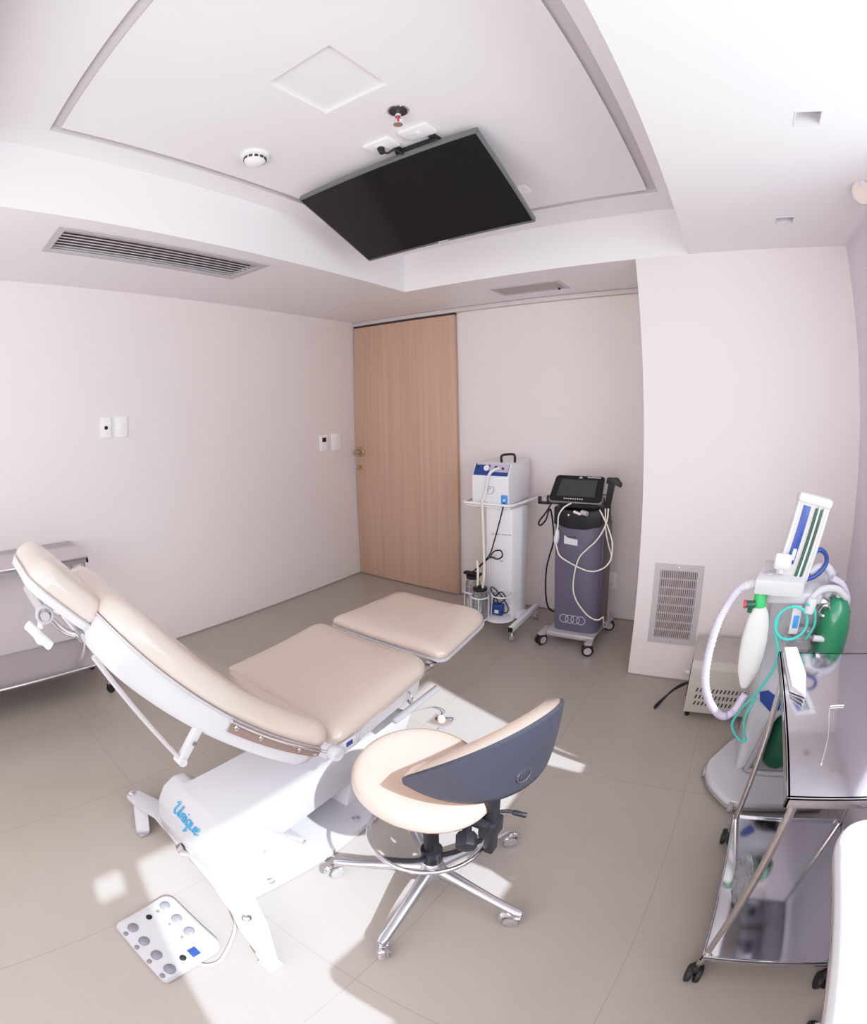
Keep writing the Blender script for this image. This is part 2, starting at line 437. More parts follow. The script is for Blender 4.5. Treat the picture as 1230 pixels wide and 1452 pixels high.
t = thing('ceiling_vent', (-1.26, 3.15, ZS), 'small grey ceiling vent above the white pump cart', 'ceiling vent')
mb = MB(); x0, x1, y0, y1 = vent2
ringbox(mb, x0-.012, x1+.012, y0-.012, y1+.012, .024, ZS-.004, ZS+.004)
mb.build('vent_frame', M['vent'], t)
mb = MB(); mb.box((x0, y0, ZS+.012), (x1, y1, ZS+.016)); mb.build('vent_backing', M['trim'], t)
mb = MB()
for i in range(15):
    y = y0+.012+(y1-y0-.024)*i/14
    mb.box((x0+.01, y-.0035, ZS-.001), (x1-.01, y+.0035, ZS+.012))
mb.build('vent_slat', M['vslat'], t)
mb = MB(); mb.ball((-1.075, 3.235, ZS-.008), .009); mb.build('vent_knob', M['black'], t)

for i, hh in enumerate(lights):
    cx, cy = (hh[0]+hh[1])/2, (hh[2]+hh[3])/2
    t = thing('recessed_downlight', (cx, cy, ZS), ['square recessed downlight closest to the white pillar', 'square recessed downlight high above the steel trolley'][1-i], 'downlight', 'square recessed downlights in the ceiling')
    mb = MB()
    ringbox(mb, hh[0]-.003, hh[1]+.003, hh[2]-.003, hh[3]+.003, .005, ZS-.002, ZS+.03)
    mb.build('trim_ring', M['whitem'], t)
    mb = MB(); mb.prof((cx, cy, ZS+.048), (0, 0, -1), [(0, .034), (.006, .034), (.012, .026), (.018, .012)], 20); mb.build('lamp', M['chrome'], t)

# smoke detector
t = thing('smoke_detector', (-1.605, 1.113, ZC), 'round white smoke detector on the raised ceiling', 'smoke detector')
mb = MB(); mb.prof((-1.605, 1.113, ZC), (0, 0, -1), [(0, .062), (.012, .062), (.016, .056), (.017, .046), (.030, .046), (.042, .034), (.048, .018), (.049, .004)], 32); mb.build('housing', M['whitep'], t)
mb = MB()
for k in range(12):
    a = 2*PI*k/12; c = V((-1.605+.0465*math.cos(a), 1.113+.0465*math.sin(a), ZC-.0235))
    mb.box(c-V((.003, .008, .005)), c+V((.003, .008, .005)), rot=Matrix.Rotation(a, 3, 'Z'))
mb.build('sensor_slot', M['dark'], t)

# sprinkler
t = thing('fire_sprinkler', (-.955, 1.255, ZC), 'chrome sprinkler head in a dark round ceiling cup', 'sprinkler')
mb = MB(); mb.prof((-.955, 1.255, ZC), (0, 0, -1), [(0, .040), (.003, .040), (.004, .036)], 28); mb.build('escutcheon', M['chrome'], t)
mb = MB(); mb.cyl((-.955, 1.255, ZC-.003), (-.955, 1.255, ZC-.006), .034); mb.build('cup', M['dark'], t)
mb = MB(); mb.cyl((-.955, 1.255, ZC-.006), (-.955, 1.255, ZC-.03), .012); mb.tube([(-.967, 1.255, ZC-.03), (-.972, 1.255, ZC-.045), (-.958, 1.255, ZC-.062)], .003, smooth=4); mb.tube([(-.943, 1.255, ZC-.03), (-.938, 1.255, ZC-.045), (-.952, 1.255, ZC-.062)], .003, smooth=4)
mb.cyl((-.955, 1.255, ZC-.062), (-.955, 1.255, ZC-.065), .017); mb.build('deflector', M['chrome'], t)
mb = MB(); mb.cyl((-.955, 1.255, ZC-.03), (-.955, 1.255, ZC-.06), .004); mb.build('glass_bulb', M['red'], t)

# ceiling plates by the TV
def cplate(x, y, label, kind):
    t = thing('ceiling_socket', (x, y, ZC), label, 'socket plate', 'white plates on the raised ceiling')
    mb = MB(); mb.box((x-.042, y-.065, ZC-.012), (x+.042, y+.065, ZC), .003, rot=Matrix.Rotation(PI/2, 3, 'Z')); mb.build('cover_plate', M['whitep'], t)
    if kind:
        mb = MB(); mb.cyl((x, y, ZC-.012), (x, y, ZC-.016), .011); mb.build('socket', M['knobw'], t)
    else:
        mb = MB(); mb.box((x-.02, y-.02, ZC-.014), (x+.02, y+.02, ZC-.011), .001); mb.build('socket', M['knobw'], t)
cplate(-.985, 1.42, 'white ceiling plate with round cable hole beside the sprinkler', 1)
cplate(-1.165, 1.42, 'white ceiling power plate with black TV plug in it', 0)
cplate(-.905, 2.16, 'small white ceiling plate mostly hidden behind the television', 0)

# television
P00, P10, P11, P01 = V((-1.729, 1.478, 2.647)), V((-.760, 1.478, 2.666)), V((-.762, 1.998, 2.462)), V((-1.731, 1.998, 2.440))
tx = (P10-P00).normalized(); ty = (P01-P00); ty = (ty-tx*ty.dot(tx)).normalized(); tn = ty.cross(tx)  # faces down
if tn.z > 0: tn = -tn
TW, TH = (P10-P00).length, .566
tv = thing('television', (-1.245, 1.735, 2.62), 'black flat television tilted and hung from the ceiling', 'television')
def tvp(u, v, d): return P00+tx*(u*TW)+ty*(v*TH)+tn*d
def slab(u0, u1, v0, v1, d0, d1, bev=0.):
    m = MB(); m.prism([tvp(u0, v0, d0), tvp(u1, v0, d0), tvp(u1, v1, d0), tvp(u0, v1, d0)], tn*(d1-d0), bev); return m
slab(0, 1, 0, 1, -.028, 0, .003).build('tv_frame', M['edge'], tv)
slab(.10, .90, .12, .90, -.055, -.028, .01).build('rear_housing', M['black'], tv)
slab(.009, .991, .018, .97, 0, .0012).build('screen', M['screen'], tv)
slab(.47, .53, .978, .990, 0, .0012).build('brand_badge', M['lmark'], tv)
m = MB()
m.box((-1.14, 1.485, ZC-.028), (-.94, 1.505, ZC-.008), .003); m.box((-1.14, 1.66, ZC-.03), (-.94, 1.69, ZC-.001), .003)
for x_ in (-1.14, -.965):
    m.box((x_, 1.46, ZC-.02), (x_+.025, 1.75, ZC-.001), .003); m.prism([(x_, 1.55, ZC-.01), (x_, 1.70, ZC-.01), (x_, 1.73, ZC-.12), (x_, 1.62, ZC-.085)], (.025, 0, 0), .003); m.cyl((x_-.004, 1.495, ZC-.018), (x_+.029, 1.495, ZC-.018), .012)
m.build('wall_bracket', M['black'], tv)
m = MB(); m.tube([(-1.165, 1.425, ZC-.03), (-1.15, 1.44, ZC-.04), (-1.12, 1.45, ZC-.03), (-1.10, 1.49, ZC-.045), (-1.09, 1.55, ZC-.06)], .0045, smooth=6); m.build('power_cord', M['black'], tv)
m = MB(); m.cyl((-1.172, 1.422, ZC-.012), (-1.165, 1.428, ZC-.042), .016, .012, bev=.004); m.build('plug', M['black'], tv)

# small lamp at the right edge
t = thing('spot_lamp', (.655, 1.88, ZS), 'small round beige lamp hanging at the ceiling edge by the window', 'lamp')
mb = MB(); mb.cyl((.655, 1.88, ZS), (.655, 1.88, ZS-.02), .022); mb.cyl((.655, 1.88, ZS-.02), (.655, 1.88, ZS-.035), .008); mb.build('mount', M['lilac'], t)
mb = MB(); mb.prof((.665, 1.90, ZS-.03), (-.55, -.75, -.35), [(-.04, .012), (-.036, .03), (-.01, .046), (.02, .048), (.03, .044), (.031, .038)], 28); mb.build('lamp_shell', M['pinkish'], t)
mb = MB(); mb.cyl(V((.665, 1.90, ZS-.03))+V((-.55, -.75, -.35)).normalized()*.031, V((.665, 1.90, ZS-.03))+V((-.55, -.75, -.35)).normalized()*.034, .036); mb.build('lens', M['pinkish'], t)
mb = MB(); mb.tube([(.665, 1.905, ZS-.06), (.672, 1.90, ZS-.10), (.69, 1.92, ZS-.15), (.74, 1.95, ZS-.2), (.779, 1.98, ZS-.22)], .002, smooth=5); mb.build('cord', M['whitem'], t)

# wall vent on the pillar
t = thing('wall_vent', (-.2, 2.742, .5), 'grey louvred metal vent low on the white pillar', 'wall vent')
mb = MB(); vx0, vx1, vz0, vz1 = -.345, -.061, .248, .742; yv = 2.742
ringbox(mb, vx0, vx1, vz0, vz1, .034, yv-.008, yv, 0, 'xzy')
mb.build('vent_frame', M['vent'], t)
mb = MB(); mb.box((vx0+.01, yv-.0015, vz0+.01), (vx1-.01, yv, vz1-.01)); mb.build('vent_backing', M['ventd'], t)
mb = MB(); nv = 18
for i in range(nv):
    x = vx0+.04+(vx1-vx0-.08)*i/(nv-1); mb.box((x-.0032, yv-.006, vz0+.03), (x+.0032, yv-.0015, vz1-.03))
for i in range(9):
    z = vz0+.035+(vz1-vz0-.07)*i/8; mb.box((vx0+.03, yv-.004, z-.005), (vx1-.03, yv-.001, z+.005))
mb.build('louvre', M['vslat'], t)
mb = MB()
for z in (vz0+.018, vz1-.018): mb.prof(((vx0+vx1)/2, yv-.008, z), (0, -1, 0), [(0, .006), (.003, .005), (.004, .002)], 12)
mb.build('screw', M['chrome'], t)

# ------------------------------------------------------------------ treatment chair
ch = thing('treatment_chair', (-1.3, .9, 0), 'reclined beige padded treatment chair on a white motor base', 'treatment chair')
cu = M['cushion']
def rrect(u0, u1, hw0, hw1, r, seg=7, cx=0.):
    """rounded trapezoid outline in (u,w): half width hw0 at u0, hw1 at u1"""
    cs = [(u0, -hw0), (u1, -hw1), (u1, hw1), (u0, hw0)]
    rr = r if isinstance(r, (list, tuple)) else [r]*4
    out = []
    for i in range(4):
        p = V((*cs[i], 0)); a = (V((*cs[i-1], 0))-p); b = (V((*cs[(i+1) % 4], 0))-p)
        a.normalize(); b.normalize(); ang = a.angle(b); k = rr[i]/math.tan(ang/2)
        pa, pb = p+a*k, p+b*k
        bis = (a+b).normalized(); c = p+bis*(rr[i]/math.sin(ang/2))
        va, vb = pa-c, pb-c
        R_ = max(rr[i], 1e-5); a0_ = math.atan2(va.y, va.x); da = math.atan2(vb.y, vb.x)-a0_
        while da > PI: da -= 2*PI
        while da < -PI: da += 2*PI
        for j in range(seg+1):
            out.append((c.x+R_*math.cos(a0_+da*j/seg), c.y+R_*math.sin(a0_+da*j/seg)+cx))
    # subdivide long edges
    o2 = []
    for i, p in enumerate(out):
        q = out[(i+1) % len(out)]; o2.append(p); d = math.hypot(q[0]-p[0], q[1]-p[1]); n = int(d/.04)
        for j in range(1, n): o2.append((p[0]+(q[0]-p[0])*j/n, p[1]+(q[1]-p[1])*j/n))
    return o2
PADP = [(.02, 0), (.004, .004), (0, .018), (.002, .034), (.012, .052), (.030, .066), (.055, .075), (.085, .079)]
def padp(t, soft=1.): return [(a*soft, b/.079*t) for a, b in PADP]

# back: local u runs from the seat joint (0) up to the shoulders (L)
B0, B1 = V((0, .865, .572)), V((0, .310, 1.183)); bu = (B1-B0).normalized(); LB = (B1-B0).length
bn = V((0, -bu.z, bu.y)); bn = bn if bn.z > 0 else -bn       # up-facing normal
if bn.y < 0: bn = -bn
BX = -1.312
def fback(u, w, h):
    k = u/LB; sag = -.034*(1-(2*k-1)**2)
    return V((BX+w, 0, 0))+B0+bu*u+bn*(h+sag)
outl = []
nseg = 26
def hwb(k): return .312 if k < .5 else .312-.075*((k-.5)/.5)**1.8
def capx(k):
    e = 1.
    if k > .93: e = math.sqrt(max(0, 1-((k-.93)/.07)**2))*.30+.70
    if k < .05: e = .86+.14*math.sqrt(max(0, 1-((.05-k)/.05)**2))
    return e
side = [(k, hwb(k)*capx(k)) for k in [i/nseg for i in range(nseg+1)]]
outl = [(k*LB, w_) for k, w_ in side]+[(LB, side[-1][1]*f) for f in (.75, .4, 0, -.4, -.75)]+[(k*LB, -w_) for k, w_ in side[::-1]]+[(0, side[0][1]*f) for f in (-.75, -.4, 0, .4, .75)]
m = MB(); m.pad(outl, padp(.085, .85), fback, .010); m.build('backrest', cu, ch, sharp=60)
m = MB(); m.pad([(u*1.0, w_*1.01) for u, w_ in outl], [(.012, -.010), (0, -.006), (0, 0), (.01, .002)], fback, 0); m.build('back_piping', M['piping'], ch)
m = MB(); m.pad(outl, [(.07, -.088), (.035, -.082), (.016, -.06), (.006, -.03), (.004, -.008), (.01, -.004)], fback, 0); sh = m.build('backrest_shell', M['white2'], ch, sharp=60)
# slot in the side of the shell
def slotpts(u0, u1, h0, h1, n=10):
    top = [(u0+(u1-u0)*i/n, h1) for i in range(n+1)]; bot = [(u1-(u1-u0)*i/n, h0+(h1-h0)*(0.55*((i)/n) if i < n else .9)*.5) for i in range(n+1)]
    return top+bot
m = MB()
for sgn in (1, -1):
    pts = [fback(u, sgn*(hwb(u/LB)-.001), h) for u, h in slotpts(.03, .42, -.043, -.016)]
    m.prism(pts, V((sgn*.003, 0, 0)))
m.build('side_slot', M['brown'], ch)
m = MB()
for u in (.05, .13, .30, .40):
    m.prof(fback(u, .312, -.022 if u > .1 else -.028), (1, 0, 0), [(0, .008), (.006, .008), (.009, .004)], 12)
m.build('shell_bolt', M['chrome'], ch)
m = MB(); m.tube([fback(u, .318, -.009) for u in [.01+.42*i/12 for i in range(13)]], .006); m.build('side_rail', M['chrome'], ch)

# headrest
H0, H1 = V((0, .300, 1.150)), V((0, .143, 1.320)); hu = (H1-H0).normalized(); hn = V((0, hu.z, -hu.y))
if hn.z < 0: hn = -hn
LH = .20
def fhead(u, w, h): return V((-1.312+w, 0, 0))+H0+hu*u+hn*(h-.006)
ho = rrect(-.01, LH, .155, .15, .05)
m = MB(); m.pad(ho, padp(.068, .55), fhead, .006); m.build('headrest', cu, ch, sharp=60)
m = MB(); m.pad(ho, [(.05, -.030), (.012, -.024), (.004, -.004), (.01, 0)], fhead, 0); m.build('headrest_shell', M['white2'], ch)
m = MB(); m.pad([(a, b*1.01) for a, b in ho], [(.006, -.006), (-.001, -.002), (.008, .003)], fhead, 0); m.build('headrest_piping', M['piping'], ch)
hp = lambda u, w, h: fhead(u, w, h)
m = MB(); m.cyl(hp(.11, .10, -.055), hp(.11, -.10, -.055), .016); m.tube([hp(.11, .09, -.05), hp(.04, .09, -.06), hp(-.03, .07, -.045), hp(-.10, .05, -.06)], .009, smooth=5)
m.tube([hp(.11, -.09, -.05), hp(.04, -.09, -.06), hp(-.03, -.07, -.045), hp(-.10, -.05, -.06)], .009, smooth=5); m.cyl(hp(0, .12, -.045), hp(0, -.12, -.045), .012)
m.build('headrest_hinge', M['chrome'], ch)
m = MB(); m.torus(hp(.11, .108, -.053), (1, 0, 0), .020, .005, 24); m.cyl(hp(.11, .10, -.055), hp(.11, .118, -.055), .012); m.build('hinge_cap', M['greyr'], ch)
m = MB(); m.cyl(hp(.10, .06, -.06), hp(.09, .08, -.095), .008); m.cyl(hp(.125, .08, -.105), hp(.045, .09, -.115), .013, bev=.004); m.cyl(hp(.09, .055, -.11), hp(.085, .115, -.112), .013, bev=.004); m.build('adjusting_knob', M['knobw'], ch)

# seat
def fseat(u, w, h): return V((-1.335+w-.02*u, .905+u, .545+.055*u+h))
so = rrect(0, .60, .338, .332, [.03, .055, .10, .04])
m = MB(); m.pad(so, padp(.066, .95), fseat, .004); m.build('seat', cu, ch, sharp=60)
m = MB(); m.pad(so, [(.05, -.075), (.03, -.07), (.022, -.01), (.02, 0)], fseat, 0); m.build('seat_frame', M['whitec'], ch)
# foot rest
def ffoot(u, w, h): return V((-1.335+w+.075*u, 1.555+u, .588+.05*u+h))
fo = rrect(0, .46, .330, .282, [.035, .06, .13, .04])
m = MB(); m.pad(fo, padp(.055, 1.1), ffoot, .004); m.build('footrest', cu, ch, sharp=60)
m = MB(); m.pad(fo, [(.012, -.016), (-.002, -.012), (-.004, -.003), (.01, 0)], ffoot, 0); m.build('footrest_plate', M['white2'], ch)
for x in (-1.06, -1.60):
    m = MB(); m.box((x-.02, 1.46, .553), (x+.02, 1.62, .571), .003); m.cyl((x-.012, 1.53, .575), (x+.012, 1.53, .575), .012); m.build('footrest_hinge', M['chrome'], ch)
# pivots between back and seat
for s_, nm in ((1, 'pivot_cap'), (-1, 'pivot_cap')):
    x = BX+s_*.335
    m = MB(); m.cyl((x-.02*s_, .875, .560), (x+.018*s_, .875, .560), .026, bev=.006); m.box((x-.018*s_, .865, .535), (x, 1.0, .570), .006); m.build(nm, M['white2'], ch)
m = MB(); m.box((-.985, .915, .535), (-.975, .975, .575), .003); m.build('label_plate', M['whitem'], ch)
m = MB(); m.box((-.975, .925, .555), (-.9735, .955, .573)); m.build('blue_switch', M['blue'], ch)
m = MB(); m.box((-1.012, 1.20, .478), (-.985, 1.50, .503), .01); m.build('accessory_rail', M['greyr'], ch)
m = MB(); m.tube([(-1.01, 1.33, .50), (-1.01, 1.335, .53), (-1.03, 1.34, .545)], .004, smooth=5); m.tube([(-1.02, 1.34, .49), (-1.06, 1.36, .49)], .006); m.build('rail_bracket', M['chrome'], ch)
# brace bar and bracket under the back
m = MB(); m.tube([(-1.04, .245, 1.135), (-1.04, .385, .790)], .0065, 8); m.build('brace_bar', M['vent'], ch)
m = MB(); m.prism([(-1.03, .455, .860), (-1.03, .476, .846), (-1.03, .396, .766), (-1.03, .378, .782)], (-.018, 0, 0), .003)
m.cyl((-1.055, .388, .776), (-1.024, .388, .776), .012); m.build('brace_bracket', M['white2'], ch)
m = MB()
m.cyl((-1.03, .435, .820), (-1.024, .435, .820), .007); m.build('bracket_bolt', M['chrome'], ch)
# lift arm, column
m = MB()
m.prism([(-1.14, .50, .145), (-1.14, .50, .325), (-1.14, 1.42, .345), (-1.14, 1.50, .30), (-1.14, 1.42, .185)], (-.31, 0, 0), .008); m.build('lift_cover', M['white2'], ch)
m = MB(); m.prism([(-1.17, 1.0, .33), (-1.17, 1.35, .33), (-1.17, 1.30, .53), (-1.17, .98, .53)], (-.26, 0, 0), .01); m.build('lift_column', M['whitem'], ch)
m = MB(); m.prism([(-1.16, 1.05, .02), (-1.16, 1.50, .02), (-1.16, 1.42, .2), (-1.16, 1.12, .2)], (-.27, 0, 0), .01); m.build('base_column', M['whitem'], ch)
# base plate
m = MB(); m.prism([(-1.075, .46, .004), (-1.03, .80, .004), (-1.03, 1.62, .004), (-1.56, 1.62, .004), (-1.56, .80, .004), (-1.52, .46, .004)], (0, 0, .028), .004); m.build('base_plate', M['white2'], ch)
# shroud
shp = [(.535, .030), (.410, .030), (.392, .085), (.398, .17), (.422, .245), (.462, .300), (.515, .325), (.56, .320), (.80, .05), (.78, .030)]
m = MB(); m.prism([(-1.135, y, z) for y, z in shp], (-.385, 0, 0), .012); m.build('front_shroud', M['white2'], ch, sharp=50)
m = MB(); m.cyl((-1.126, .60, .15), (-1.122, .60, .15), .007); m.box((-1.137, .775, .035), (-1.128, .79, .05)); m.build('shroud_bolt', M['chrome'], ch)
strokes = [[(0, .75), (.08, .92), (.14, .7), (.10, .25), (.22, .0), (.38, .12), (.48, .9), (.45, .2), (.54, .02), (.62, .15)], [(.62, .15), (.70, .5), (.70, .0)], [(.70, .3), (.82, .52), (.90, .4), (.88, .06), (.98, .05)],
 [(1.03, .5), (1.02, .1), (1.10, .02), (1.17, .15)], [(1.05, .74), (1.08, .78)], [(1.42, .44), (1.30, .53), (1.19, .3), (1.26, .02), (1.40, .12), (1.46, .5), (1.40, -.42), (1.50, -.30)],
 [(1.56, .5), (1.55, .12), (1.66, .0), (1.79, .15), (1.84, .5), (1.82, .1), (1.90, .03)], [(1.95, .18), (2.13, .34), (2.09, .52), (1.98, .42), (1.97, .12), (2.08, 0), (2.25, .14)]]
lx = V((1, -.03, -.03)).normalized(); ly = V((0, .055, .0756)).normalized(); lo = V((-1.412, .4295, .262))
m = MB()
for st0 in strokes: m.tube([lo+lx*((px+.28*py)*.073)+ly*(py*.062)+V((0, -.0015, .001)) for px, py in st0], .0032, 6, smooth=5)
m.build('lettering', M['script'], ch)
m = MB(); m.prism([(-1.135, y, z) for y, z in ((.430, .280), (.404, .10), (.412, .048), (.52, .042), (.772, .046), (.60, .312), (.50, .312))], (.010, 0, 0), .003); m.build('shroud_side_panel', M['white2'], ch)
# crossbar arms with feet
def slab3(pts, z0, z1, bev=.006): mm = MB(); mm.prism([(x, y, z0) for x, y in pts], (0, 0, z1-z0), bev); return mm
slab3([(-1.79, .395), (-1.765, .425), (-1.64, .475), (-1.52, .452), (-1.36, .425), (-1.355, .385), (-1.50, .395), (-1.60, .405), (-1.70, .365), (-1.765, .355)], .075, .105).build('stabiliser_arm', M['white2'], ch)
slab3([(-1.36, .425), (-1.20, .420), (-1.12, .455), (-1.03, .455), (-.90, .40), (-.80, .335), (-.815, .288), (-.95, .315), (-1.02, .345), (-1.14, .375), (-1.36, .385)], .075, .105).build('stabiliser_arm', M['white2'], ch)
m = MB(); m.prism([(-1.0, .343, .10), (-.82, .290, .10), (-.815, .290, .012), (-.86, .30, .012), (-.99, .341, .06)], (.006, .022, 0), .002); m.build('arm_side', M['white'], ch)
m = MB(); m.prof((-1.35, .405, .100), (0, 0, 1), [(0, .042), (.014, .042), (.02, .034), (.022, .02)], 24); m.build('pivot_boss', M['chrome'], ch); m = MB(); m.cyl((-1.35, .405, .118), (-1.35, .405, .14), .018, n=6); m.build('pivot_nut', M['black'], ch)
m = MB(); m.prof((-1.765, .385, .105), (0, 0, 1), [(0, .018), (.008, .016), (.014, .008)], 16); m.prof((-.965, .365, .105), (0, 0, 1), [(0, .018), (.006, .014), (.01, .006)], 16); m.build('arm_bolt', M['chrome'], ch)
m = MB(); m.prism([(-1.80, .392, .078), (-1.80, .392, .05), (-1.66, .31, .012), (-1.63, .30, .012), (-1.62, .305, .04), (-1.75, .38, .078)], (.03, .05, 0), .006); m.build('levelling_foot', M['white2'], ch)
m = MB(); m.box((-1.665, .305, 0), (-1.605, .352, .014), .004); m.build('foot_pad', M['greyr'], ch)
m = MB(); m.box((-.86, .285, 0), (-.80, .34, .014), .004); m.box((-.855, .29, .012), (-.805, .335, .08), .004); m.build('foot_pad', M['white'], ch)
m = MB()
for x, y in ((-1.08, 1.02), (-1.50, 1.02), (-1.08, .56)): m.torus((x, y, .036), (0, 0, 1), .012, .004, 20)
m.build('plate_ring', M['chrome'], ch)

# foot control
fp = thing('foot_control', (-1.11, .12, 0), 'white foot control with round grey buttons on the floor', 'foot control')
FO, fx, fy = V((-1.278, .238, 0)), V((1, .03, 0)).normalized(), V((.06, -1, 0)).normalized()
def fpp(u, v, z): return FO+fx*u+fy*v+V((0, 0, z))
fo2 = rrect(0, .255, .15, .145, [.04, .02, .02, .035])
m = MB(); m.pad([(u, w_) for u, w_ in fo2], [(.01, .002), (0, .008), (0, .026), (.006, .036), (.014, .040)], lambda u, w_, h: fpp(w_+.155, u, h*(1-.25*u)), .003); m.build('housing', M['white2'], fp, sharp=50)
m = MB(); ms = MB()
m = MB(); ms = MB()
rowA = [(-1.197, .037), (-1.128, .038), (-1.057, .040), (-.988, .042)]
rowB = [(-1.220, .189), (-1.148, .190), (-1.078, .191)]
for x, y in rowA+rowB:
    m.prof((x, y, .036), (0, 0, 1), [(0, .020), (.006, .020), (.011, .015), (.014, .007), (.0145, .002)], 20)
    ms.prof((x+.008, y-.036, .036), (0, 0, 1), [(0, .0095), (.004, .009), (.007, .004)], 14)
m.build('round_button', M['btn'], fp); ms.build('small_button', M['btn'], fp)
m = MB()
for x, y in ((-1.207, .112), (-1.0, .105)): m.prof((x, y, .037), (0, 0, 1), [(0, .013), (.006, .011), (.009, .004)], 14)
m.build('black_button', M['black'], fp)
m = MB(); m.box((-1.018, .133, .036), (-.982, .166, .0405), .001); m.build('blue_sticker', M['blue'], fp)
m = MB(); m.tube([fpp(.30, .12, .02), fpp(.33, .09, .012), fpp(.33, .03, .008), fpp(.25, -.10, .008), fpp(.10, -.18, .008), fpp(-.02, -.23, .010), fpp(-.01, -.3, .02)], .005, smooth=8); m.build('cable', M['white'], fp)

# floor outlet with cables
t = thing('floor_outlet', (-1.21, 1.85, 0), 'recessed floor socket with loose cables on sunlit tiles', 'floor outlet')
m = MB(); m.box((-1.275, 1.80, 0), (-1.16, 1.895, .003), .001); m.build('socket_frame', M['trim'], t)
m = MB(); m.box((-1.262, 1.81, .003), (-1.172, 1.885, .005)); m.build('socket_well', M['brown'], t)
m = MB(); m.prof((-1.215, 1.85, .005), (0, 0, 1), [(0, .022), (.02, .020), (.028, .014), (.03, .005)], 18); m.build('plug', M['cream'], t)
m = MB(); m.tube([(-1.215, 1.85, .03), (-1.24, 1.92, .02), (-1.33, 1.93, .008), (-1.40, 1.80, .006), (-1.33, 1.68, .006), (-1.22, 1.64, .006), (-1.05, 1.62, .006), (-.88, 1.56, .006)], .0032, smooth=8); m.tube([(-1.2, 1.86, .03), (-1.17, 1.9, .01), (-1.16, 1.84, .006), (-1.19, 1.78, .006)], .004, smooth=6)
m.build('cable', M['btn'], t)

# ------------------------------------------------------------------ stool
st = thing('dental_stool', (-.65, .92, 0), 'beige saddle stool with curved navy-backed support on chrome casters', 'stool')
hub = V((-.65, .92, 0))
def caster_small(m, mw, x, y, ang, z=0.):
    pass
for k, a in enumerate((206, 277, 357, 69, 141)):
    d = V((math.cos(math.radians(a)), math.sin(math.radians(a)), 0)); n_ = V((-d.y, d.x, 0))
    m = MB(); pr = []
    rings = []
    for tt, hw, zt, zb in ((.02, .026, .155, .095), (.10, .023, .140, .095), (.20, .019, .118, .085), (.28, .017, .098, .072), (.325, .018, .090, .066), (.345, .012, .085, .068)):
        c = hub+d*tt; rr = []
        for j in range(10):
            an = 2*PI*j/10; rr.append(m.bm.verts.new(c+n_*(hw*math.cos(an))+V((0, 0, (zt+zb)/2+(zt-zb)/2*math.sin(an)))))
        rings.append(rr)
    for A, B in zip(rings, rings[1:]):
        for j in range(10): m.bm.faces.new([A[j], A[(j+1) % 10], B[(j+1) % 10], B[j]])
    m.bm.faces.new(rings[0][::-1]); m.bm.faces.new(rings[-1]); m.build('star_leg', M['alu'], st, sharp=60)
    sw = math.radians([250, 300, 200, 40, 160][k]); f = V((math.cos(sw), math.sin(sw), 0)); g = V((-f.y, f.x, 0))
    c = hub+d*.330; wc = c+f*.018+V((0, 0, .026))
    m = MB()
    for s_ in (-1, 1): m.cyl(wc+g*(s_*.006), wc+g*(s_*.019), .026, n=22, bev=.003)
    w_ = m.build('caster', M['greyr'], st)
    m = MB(); m.cyl(c+V((0, 0, .050)), c+V((0, 0, .085)), .007, n=10); m.prof(c+V((0, 0, .046)), (0, 0, 1), [(0, .017), (.008, .016), (.012, .010)], 16); m.cyl(wc-g*.021, wc+g*.021, .008, n=12)
    m.tube([c+V((0, 0, .05))+f*-.01, wc+f*.02+V((0, 0, .032)), wc+f*.034+V((0, 0, .01))], .012, 8, smooth=5); m.build('fork', M['chrome'], w_)
m = MB(); m.prof(hub+V((0, 0, .085)), (0, 0, 1), [(0, .035), (.01, .045), (.05, .045), (.075, .032), (.08, .028)], 28); m.build('base_hub', M['alu'], st)
m = MB(); m.cyl(hub+V((0, 0, .16)), hub+V((0, 0, .36)), .025, n=24); m.build('gas_column', M['black'], st)
m = MB(); m.cyl(hub+V((0, 0, .33)), hub+V((0, 0, .50)), .014, n=20); m.build('piston', M['chrome'], st)
rc = hub+V((-.012, -.0, .335))
m = MB(); m.torus(rc, (0, 0, 1), .185, .008, 64, 10)
m.build('foot_ring', M['chrome'], st)
m = MB()
for a in (20, 140, 260):
    d = V((math.cos(math.radians(a)), math.sin(math.radians(a)), 0)); m.tube([hub+V((0, 0, .20))+d*.02, hub+V((0, 0, .25))+d*.09, rc+d*.183], .010, smooth=5)
m.cyl(hub+V((0, 0, .18)), hub+V((0, 0, .24)), .036); m.build('ring_spoke', M['black'], st)
# seat: rounded saddle
sc_ = V((-.692, .956, .0)); az0 = math.radians(158)
def fst(u, w, h):
    r = math.hypot(u, w); k = min(1, r/.21)
    # raised horn toward the front, dip across the middle, sides dropping
    z = .520+h+.014*(u/.21)-.020*(w/.21)**2*k+.006*k
    return sc_+V((math.cos(az0)*u-math.sin(az0)*w, math.sin(az0)*u+math.cos(az0)*w, z))
so_ = []
for i in range(56):
    a = 2*PI*i/56; r = .217*(1+.045*math.cos(2*a)-.035*math.cos(3*a)); so_.append((r*math.cos(a), r*math.sin(a)*1.0))
m = MB(); m.pad(so_, [(.03, -.002), (.006, .004), (0, .018), (.002, .036), (.014, .054), (.034, .064), (.06, .066)], fst, -.010); m.build('seat', M['cushion2'], st, sharp=60)
m = MB(); m.pad(so_, [(.08, -.028), (.05, -.022), (.018, -.004), (.02, .002)], fst, 0); m.build('seat_pan', M['white'], st)
